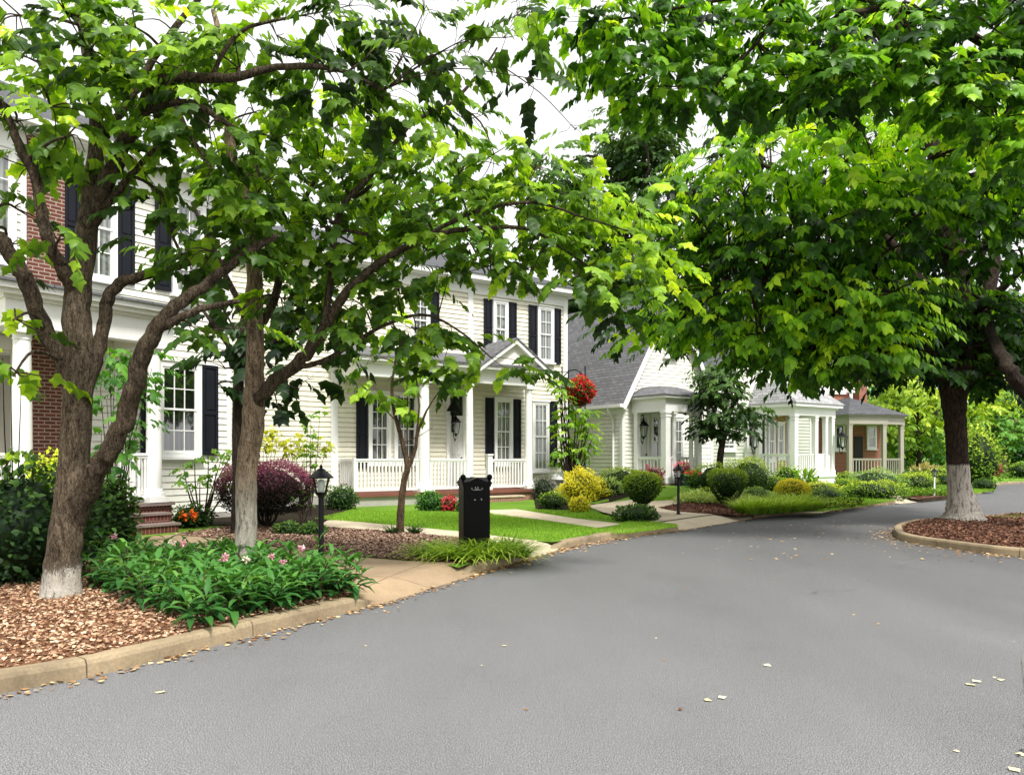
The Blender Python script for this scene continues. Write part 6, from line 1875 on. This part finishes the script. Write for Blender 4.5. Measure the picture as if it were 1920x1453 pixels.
LB = [(560, 190, 80, 50, .62), (520, 260, 80, 50, .55), (640, 230, 80, 50, .64), (720, 200, 80, 45, .60), (800, 250, 80, 45, .62), (870, 225, 60, 35, .62, 0, .6), (930, 300, 80, 40, .60), (1010, 310, 80, 36, .56), (860, 320, 90, 45, .58), (760, 320, 90, 45, .55), (660, 330, 90, 50, .52), (570, 340, 80, 50, .50), (500, 340, 60, 40, .5),
      (540, 420, 80, 45, .58, -.4), (620, 420, 80, 40, .50), (700, 400, 90, 45, .48), (800, 390, 90, 40, .55, -.3), (900, 370, 90, 40, .60), (980, 390, 90, 40, .55), (1060, 360, 80, 40, .66), (1080, 245, 45, 22, .7, .2, .5), (1110, 300, 50, 28, .7, .3, .5), (1130, 370, 70, 35, .64), (1200, 380, 60, 25, .70, 0, .8), (1150, 440, 80, 40, .66), (1240, 470, 60, 30, .78), (1210, 500, 60, 28, .74), (1240, 540, 45, 22, .72, 0, .8), (1070, 450, 80, 40, .58),
      (990, 470, 80, 35, .48), (900, 460, 90, 40, .44), (800, 470, 90, 40, .45), (700, 480, 80, 40, .46), (620, 490, 80, 40, .50), (530, 490, 70, 40, .55, -.5), (530, 560, 60, 35, .60, -.6, .8), (470, 430, 60, 40, .52, -.5), (450, 360, 60, 40, .5, -.3), (430, 300, 60, 40, .48), (480, 210, 60, 40, .52),
      (660, 560, 70, 35, .42), (750, 550, 80, 35, .40), (840, 525, 80, 28, .45, 0, .45), (920, 505, 70, 25, .46, 0, .5), (1000, 505, 70, 25, .48, 0, .5), (1080, 520, 60, 30, .55), (1140, 510, 60, 28, .45), (1160, 570, 50, 28, .22), (1100, 560, 40, 25, .4, 0, .6),
      (700, 610, 70, 30, .35), (780, 620, 70, 35, .40), (850, 640, 70, 35, .50), (900, 680, 60, 26, .50, 0, .8), (960, 695, 45, 25, .48, 0, .7), (830, 690, 60, 25, .42), (760, 670, 50, 25, .42, 0, .6), (1000, 690, 25, 20, .4, 0, .6), (640, 640, 50, 30, .32, 0, .7)]
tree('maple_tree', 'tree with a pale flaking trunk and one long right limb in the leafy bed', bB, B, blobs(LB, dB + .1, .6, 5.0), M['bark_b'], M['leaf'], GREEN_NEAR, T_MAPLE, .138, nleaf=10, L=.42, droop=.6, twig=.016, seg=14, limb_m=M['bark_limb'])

# --- tree behind the pale trunk, its shadow painted as dark leaf colour
bK = toground(at_depth(446, 14.6)); dK = bK.y
Kt = [[(bK + Vector((0, 0, -.1)), .14)] + limb([(447, 900, dK, .115), (446, 800, dK, .11), (448, 700, dK, .095), (455, 620, dK, .08), (470, 520, dK, .05)]),
      limb([(450, 700, dK, .06), (500, 650, dK, .05), (570, 610, dK, .03), (640, 600, dK, .015)]), limb([(450, 680, dK, .06), (410, 620, dK, .045), (370, 570, dK, .02)]), limb([(448, 740, dK, .045), (520, 720, dK - .2, .03), (560, 730, dK - .2, .012)])]
LK = [(420, 560, 70, 40, .35), (500, 560, 70, 40, .32), (570, 570, 60, 40, .28), (400, 620, 60, 35, .42), (470, 630, 60, 40, .3), (540, 640, 70, 40, .25), (610, 640, 60, 40, .25), (420, 690, 45, 35, .3), (520, 700, 60, 35, .22), (580, 710, 50, 35, .2), (520, 760, 45, 22, .2), (620, 580, 50, 35, .28), (405, 720, 30, 30, .3), (650, 610, 40, 30, .3), (490, 740, 30, 30, .22)]
tree('dark_tree', 'shaded dark leaved tree directly behind the pale trunk', bK, Kt, blobs(LK, dK, .8, 2.2, 2200), M['bark_dark'], M['leaf'], GREEN_DARK, T_MAPLE, .26, nleaf=7, L=.5, droop=.6)

# --- young tree in the brown mulch
bY = GY(750, 1000); dY = bY.y
Yt = [[(bY + Vector((0, 0, -.05)), .085)] + limb([(752, 950, dY, .068), (758, 900, dY, .062), (764, 872, dY, .06), (752, 820, dY, .042), (738, 765, dY, .034), (735, 720, dY, .026), (745, 660, dY, .016)]),
      limb([(765, 878, dY, .045), (778, 845, dY, .036), (784, 810, dY - .05, .03), (800, 770, dY - .1, .02), (822, 735, dY - .1, .008)]), limb([(780, 820, dY, .02), (786, 760, dY, .018), (780, 700, dY, .014), (790, 650, dY, .008)]),
      limb([(744, 790, dY, .014), (725, 770, dY, .010), (712, 745, dY, .005)]), limb([(758, 830, dY, .012), (790, 815, dY, .008), (812, 800, dY, .004)]), limb([(764, 830, dY, .016), (764, 740, dY, .014), (762, 680, dY, .008)])]
LY = [(700, 725, 45, 22, .62), (740, 700, 45, 25, .66), (790, 720, 40, 22, .55), (745, 650, 45, 28, .7), (700, 680, 35, 22, .62), (790, 670, 45, 25, .55), (750, 745, 40, 14, .55), (800, 700, 40, 22, .6), (715, 735, 25, 14, .6), (760, 620, 35, 20, .6), (755, 770, 22, 8, .5, 0, .5)]
tree('young_tree', 'slim young forked tree standing in the brown mulch before the cream porch', bY, Yt, blobs(LY, dY, .35, 2.0, 1900), M['bark_young'], M['leaf'], LIME, T_MAPLE, .22, nleaf=6, L=.38, droop=.7, twig=.012, twigs=4, minr=.003)

# --- big tree C on the island
bC = toground(at_depth(1806, 18.0), ZG); dC = bC.y
flare = []
Ct = [[(bC + Vector((0, 0, -.10)), .60), (bC + Vector((0, 0, .03)), .47), (bC + Vector((-.01, 0, .20)), .375), (bC + Vector((-.04, 0, .45)), .315)] + limb([(1799, 915, dC, .250), (1795, 850, dC, .225), (1791, 790, dC, .235), (1788, 745, dC, .28), (1788, 705, dC, .35), (1794, 650, dC, .33), (1798, 560, dC, .27), (1782, 440, dC, .24), (1760, 320, dC, .19), (1735, 200, dC, .14), (1720, 80, dC, .09)]),
      limb([(1785, 720, dC, .22), (1745, 670, dC - .4, .18), (1680, 620, dC - .9, .14), (1590, 575, dC - 1.5, .10), (1480, 545, dC - 2.0, .07), (1370, 540, dC - 2.3, .04)]),
      limb([(1805, 700, dC, .2), (1838, 620, dC + .3, .17), (1862, 500, dC + .6, .13), (1880, 380, dC + .8, .09), (1890, 260, dC + 1, .05)]),
      limb([(1790, 620, dC, .16), (1720, 520, dC + .3, .13), (1640, 430, dC + .4, .10), (1540, 360, dC + .3, .07), (1430, 310, dC + .3, .04)]),
      limb([(1790, 520, dC, .12), (1750, 420, dC - .6, .10), (1680, 320, dC - 1.2, .07), (1600, 250, dC - 1.6, .04)]),
      limb([(1800, 600, dC, .12), (1860, 560, dC - .6, .09), (1920, 500, dC - 1.1, .06), (1980, 440, dC - 1.4, .04)]),
      limb([(1770, 660, dC + .2, .12), (1700, 560, dC + 1.2, .10), (1600, 500, dC + 2.0, .07), (1480, 470, dC + 2.4, .04)]),
      limb([(1810, 660, dC + .2, .11), (1870, 600, dC + 1.2, .08), (1910, 540, dC + 1.6, .05)])]
rows = [(190, 1560, 1830, .66), (240, 1420, 1930, .62), (292, 1320, 1940, .62), (345, 1270, 1940, .55), (398, 1255, 1940, .46), (450, 1250, 1930, .44), (500, 1275, 1700, .44), (545, 1262, 1690, .5), (585, 1230, 1690, .56), (620, 1220, 1690, .54), (652, 1335, 1670, .50), (680, 1480, 1600, .44)]
LC = []
rc = random.Random(21)
for y_, xa, xb, tt in rows:
    n = max(3, int((xb - xa) / 62))
    for i in range(n + 1):
        x_ = xa + (xb - xa) * i / n + rc.uniform(-24, 24)
        y2 = y_ + rc.uniform(-18, 18)
        if y2 > 430 and y2 < 700 and x_ > 1690: continue
        e = (x_ - 1640) / 400; f_ = (y2 - 430) / 330
        dome = math.sqrt(max(0, 1 - e * e * .8 - f_ * f_ * .5))
        dd = -3.0 * dome + rc.uniform(-.3, .5)
        t_ = tt + .07 + rc.uniform(-.16, .16)  # tint paints light into this crown: sunlit clumps paler, interior darker
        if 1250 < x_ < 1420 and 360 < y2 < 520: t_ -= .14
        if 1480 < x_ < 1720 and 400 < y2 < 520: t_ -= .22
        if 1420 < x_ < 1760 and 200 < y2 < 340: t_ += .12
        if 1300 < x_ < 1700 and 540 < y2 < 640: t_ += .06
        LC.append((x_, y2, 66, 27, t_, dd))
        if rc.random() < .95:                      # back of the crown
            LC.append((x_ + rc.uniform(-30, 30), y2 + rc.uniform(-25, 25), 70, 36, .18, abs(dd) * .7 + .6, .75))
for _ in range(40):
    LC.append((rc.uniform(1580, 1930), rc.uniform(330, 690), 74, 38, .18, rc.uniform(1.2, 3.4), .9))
for _ in range(26):
    LC.append((rc.uniform(1690, 1935), rc.uniform(540, 705), 58, 28, rc.uniform(.10, .34), rc.uniform(-1.6, .6), .9))
for x_, y_, t_, dd in ((1720, 640, .25, -.8), (1745, 690, .15, -.6), (1690, 690, .3, -1.2), (1860, 480, .38, -1.8), (1910, 470, .40, -2), (1880, 420, .45, -2.2), (1800, 410, .42, -2.4), (1850, 360, .5, -2.4), (1915, 590, .3, -1), (1770, 470, .32, -1.8), (1730, 555, .3, -2), (1880, 660, .2, .3), (1905, 640, .2, .6), (1840, 690, .15, .5)):
    LC.append((x_, y_, 55, 30, t_, dd))
tree('maple_tree', 'massive tree with a white painted trunk base on the kerbed island', bC, Ct, blobs(LC, dC, .8, 5.8, 2000, .15), M['bark_c'], M['leaf'], GREEN_BIG, T_POINT, .225, nleaf=12, L=.55, droop=.65, twig=.05, twigs=3, seg=18, up=.34, minr=.008)

# --- tree D, trunk outside the right edge, overhanging the top of the view
bD = toground(at_depth(2085, 15.5), ZG); dD = bD.y
Dt = [[(bD + Vector((0, 0, -.1)), .34)] + limb([(2080, 900, dD, .27), (2066, 780, dD, .25), (2074, 600, dD, .21), (2056, 350, dD - .6, .17), (1990, 110, dD - 1.4, .12), (1830, -30, dD - 2.2, .08)]),
      limb([(2075, 890, dD, .18), (2040, 850, dD, .17), (1975, 792, dD, .155), (1920, 726, dD, .145), (1888, 688, dD, .14), (1858, 625, dD + 1.2, .12), (1838, 540, dD + 3.5, .09), (1850, 430, dD + 4.5, .06)]),
      limb([(2050, 330, dD - .6, .10), (1880, 110, dD - 2.0, .085), (1700, 20, dD - 2.6, .06), (1580, 24, dD - 2.8, .05), (1575, -60, dD - 2.9, .05)]),
      limb([(1830, -30, dD - 2.2, .06), (1640, -50, dD - 2.8, .05), (1480, -20, dD - 3, .04), (1300, 10, dD - 3, .025), (1150, 40, dD - 3, .012)]),
      limb([(1990, 110, dD - 1.4, .05), (1930, 160, dD - 2, .04), (1870, 230, dD - 2.4, .02)]),
      limb([(1480, -20, dD - 3, .035), (1420, 80, dD - 2.9, .03), (1340, 170, dD - 2.8, .022), (1410, 232, dD - 2.7, .012)])]
rc = random.Random(5)
LD = []
for y_, xa, xb in ((-10, 1040, 1930), (40, 1030, 1930), (90, 1060, 1930), (135, 1070, 1930), (178, 1130, 1480), (150, 1500, 1930), (200, 1790, 1940), (270, 1880, 1940)):
    n = max(2, int((xb - xa) / 72))
    for i in range(n + 1):
        x_ = xa + (xb - xa) * i / n + rc.uniform(-26, 26); y2 = y_ + rc.uniform(-16, 16)
        if 1340 < x_ < 1460 and y2 > 165: continue
        if x_ < 1120 and y2 > 55: continue
        t_ = .48 + rc.uniform(-.2, .22) + (.10 if 1250 < x_ < 1500 and y2 < 130 else 0)
        LD.append((x_, y2, 66, 34, t_, rc.uniform(-.6, .8)))
tree('maple_tree', 'leaning tree at the right edge whose crown overhangs the street from above', bD, Dt, blobs(LD, dD - 2.8, .75, 4.6, 2100, .2), M['bark_dark'], M['leaf'], GREEN_BIG, T_MAPLE, .20, nleaf=9, L=.5, droop=.6, twig=.03, twigs=3)

# --- trees behind and between the houses
def simple_tree(name, label, px, d, base_py, top_py, wpx, stops, tint, size, n, trunk_px=.0, bark='bark_dark', group=None, tmpl=T_OVAL, low=.25, k=1.0, seed=0, nleaf=7, L=.6, droop=.4):
    """generic broadleaf: crown of clumps filling wpx x (top..low) at depth d."""
    rr = random.Random(seed + int(px))
    b = at_depth(px, d) if base_py is None else GY(px, base_py)
    if d: b = at_depth(px, d)
    s = b.y / FPX
    ztop = P(px, top_py, b.y).z; hgt = ztop - b.z; zlo = b.z + hgt * low; w = wpx * s / 2
    tr = trunk_px * s / 2 if trunk_px else hgt * .022
    limbs = [[(b + Vector((0, 0, -.1)), tr * 1.25), (b + Vector((rr.uniform(-.1, .1), 0, hgt * .2)), tr), (b + Vector((rr.uniform(-.2, .2), 0, hgt * .5)), tr * .7), (b + Vector((rr.uniform(-.2, .2), 0, hgt * .8)), tr * .35)]]
    for q in range(5):
        a = rr.uniform(0, 6.28); z0 = hgt * rr.uniform(.25, .5)
        limbs.append([(b + Vector((0, 0, z0)), tr * .5), (b + Vector((math.cos(a) * w * .4, math.sin(a) * w * .4, z0 + hgt * .15)), tr * .35), (b + Vector((math.cos(a) * w * .75, math.sin(a) * w * .75, z0 + hgt * .28)), tr * .15)])
    bl = []
    for q in range(n):
        while True:
            x, y, z = rr.uniform(-1, 1), rr.uniform(-1, 1), rr.uniform(-1, 1)
            if .25 < x * x + y * y + z * z < 1: break
        taper = 1 - .25 * max(0, z)
        c = Vector((b.x + x * w * .86 * taper, b.y + y * w * .86 * taper, (ztop + zlo) / 2 + z * (ztop - zlo) / 2 * .88))
        rx = w * rr.uniform(.26, .40)
        t_ = tint + .18 * z - .14 * y + rr.uniform(-.12, .12)
        bl.append((c, (rx, rx, rx * .62), k * 7.5 * rx * rx / (size * size * 6) * .9, t_))
    return tree(name, label, b, limbs, bl, M[bark], M['leaf_far'], stops, tmpl, size, group, nleaf, L, droop, twigs=2, twig=tr * .3)

simple_tree('dark_tree', 'tall dark leaved tree rising behind the steep grey cottage roof', 1160, 42, None, 170, 360, GREEN_DARK, .60, .40, 44, bark='bark_dark', low=.24, L=.9, k=2.4)
simple_tree('small_tree', 'small dark leaved tree with a slanting trunk between the cottage and sage house', 1352, 28.0, None, 672, 150, GREEN_DARK, .52, .20, 34, trunk_px=13, low=.24, L=.42, k=2.6)
BGL = 'yellow green trees beyond the far houses'
simple_tree('broadleaf_tree', 'broad yellow green tree between the greige porch and the big trunk', 1722, 50, None, 690, 220, GREEN_YEL, .48, .36, 36, low=.08, L=.8, k=1.3)
simple_tree('broadleaf_tree', 'tall yellow green tree seen just right of the big trunk', 1842, 58, None, 672, 150, GREEN_YEL, .56, .36, 32, low=.06, L=.8, k=1.3)
simple_tree('broadleaf_tree', 'mid green tree on a pale trunk beyond the bend of the road', 1882, 56, None, 770, 120, GREEN_MID, .62, .36, 30, trunk_px=12, bark='bark_pale', low=.30, L=.8, k=1.3)
simple_tree('broadleaf_tree', 'dark green tree filling the gap left of the pale far trunk', 1815, 66, None, 755, 170, GREEN_MID, .45, .45, 26, low=.02, L=.9, k=1.2)
simple_tree('broadleaf_tree', 'dark tree at the right edge behind the pale far trunk', 1935, 64, None, 690, 200, GREEN_MID, .40, .45, 30, low=.02, L=.9, k=1.2)
simple_tree('broadleaf_tree', 'yellow green tree behind the brick house chimney', 1668, 60, None, 700, 150, GREEN_YEL, .40, .42, 24, low=.05, L=.9, k=1.2)
simple_tree('broadleaf_tree', 'green tree behind the cream house roof seen through leaves', 760, 46, None, 250, 420, GREEN_MID, .60, .50, 30, low=.25, L=1.0, k=1.0)
simple_tree('broadleaf_tree', 'green tree far behind the roof of the brick fronted house', 420, 44, None, 280, 340, GREEN_MID, .58, .50, 26, low=.25, L=1.0, k=1.0)
simple_tree('broadleaf_tree', 'green tree standing behind the sage house gable', 1440, 52, None, 420, 330, GREEN_MID, .45, .5, 30, low=.2, L=1.0, k=1.1)

# far wood closing the horizon (uncountable)
arr = []
for i in range(46):
    x = -95 + i * 5.2 + RNG.uniform(-2, 2); y = 92 + RNG.uniform(-8, 14)
    hgt = RNG.uniform(8, 13)
    arr += shrub_arrays((x, y, hgt * .5), (4.6, 4, hgt * .55), 520, .95, GREEN_MID, T_OVAL, .5, (.01, .025, .008), wob=.25)
tag(raw_mesh('far_wood', arr, M['leaf_far']), 'distant green wood closing the view behind the houses', 'wood', kind='stuff')

# ================================================================== CAMERA, SKY, SUN
cam = bpy.data.cameras.new('camera'); co = bpy.data.objects.new('camera', cam); COL.objects.link(co)
co.location = (0, 0, EYE); co.rotation_euler = (PI / 2, 0, 0)
cam.sensor_width = 36; cam.lens = FPX / 1920 * 36; cam.shift_y = (HY - 726.5) / 1920; cam.clip_start = .05; cam.clip_end = 1500
scene.camera = co

SUN_EL, SUN_AZ = math.radians(57), math.radians(152)      # azimuth clockwise from +Y (view direction)
w = bpy.data.worlds.new('World'); scene.world = w; w.use_nodes = True
nt = w.node_tree; bg = nt.nodes['Background']
sky = N(nt, 'ShaderNodeTexSky'); sky.sky_type = 'NISHITA'; sky.sun_disc = False
sky.sun_elevation = SUN_EL; sky.sun_rotation = SUN_AZ; sky.air_density = 1.6; sky.dust_density = 6.0; sky.ozone_density = 1.0
hs = N(nt, 'ShaderNodeHueSaturation'); hs.inputs['Saturation'].default_value = .10; hs.inputs['Value'].default_value = SKY_V
nt.links.new(sky.outputs[0], hs.inputs['Color'])
cl = N(nt, 'ShaderNodeMix', data_type='RGBA', blend_type='ADD'); cl.inputs[0].default_value = 1.0
cn = noise(nt, coords(nt, 'Generated', (1, 1, 2.5)), 2.2, 5, .6)
cr = ramp(nt, cn, [(.3, (SKY_C * .82,) * 3), (.7, (SKY_C, SKY_C, SKY_C * 1.01))])
nt.links.new(hs.outputs[0], cl.inputs[6]); nt.links.new(cr, cl.inputs[7])
nt.links.new(cl.outputs[2], bg.inputs['Color']); bg.inputs['Strength'].default_value = .12
sl = bpy.data.lights.new('sun', 'SUN'); so = bpy.data.objects.new('sun', sl); COL.objects.link(so)
sl.energy = SUN_E; sl.angle = math.radians(10); sl.color = (1.0, .965, .90)
sd = Vector((math.sin(SUN_AZ) * math.cos(SUN_EL), math.cos(SUN_AZ) * math.cos(SUN_EL), math.sin(SUN_EL)))
so.rotation_euler = sd.to_track_quat('Z', 'Y').to_euler(); so.location = (0, 0, 30)
scene.view_settings.view_transform = 'Standard'; scene.view_settings.look = 'None'; scene.view_settings.exposure = 0; scene.view_settings.gamma = 1
scene.cycles.max_bounces = 8; scene.cycles.transparent_max_bounces = 12
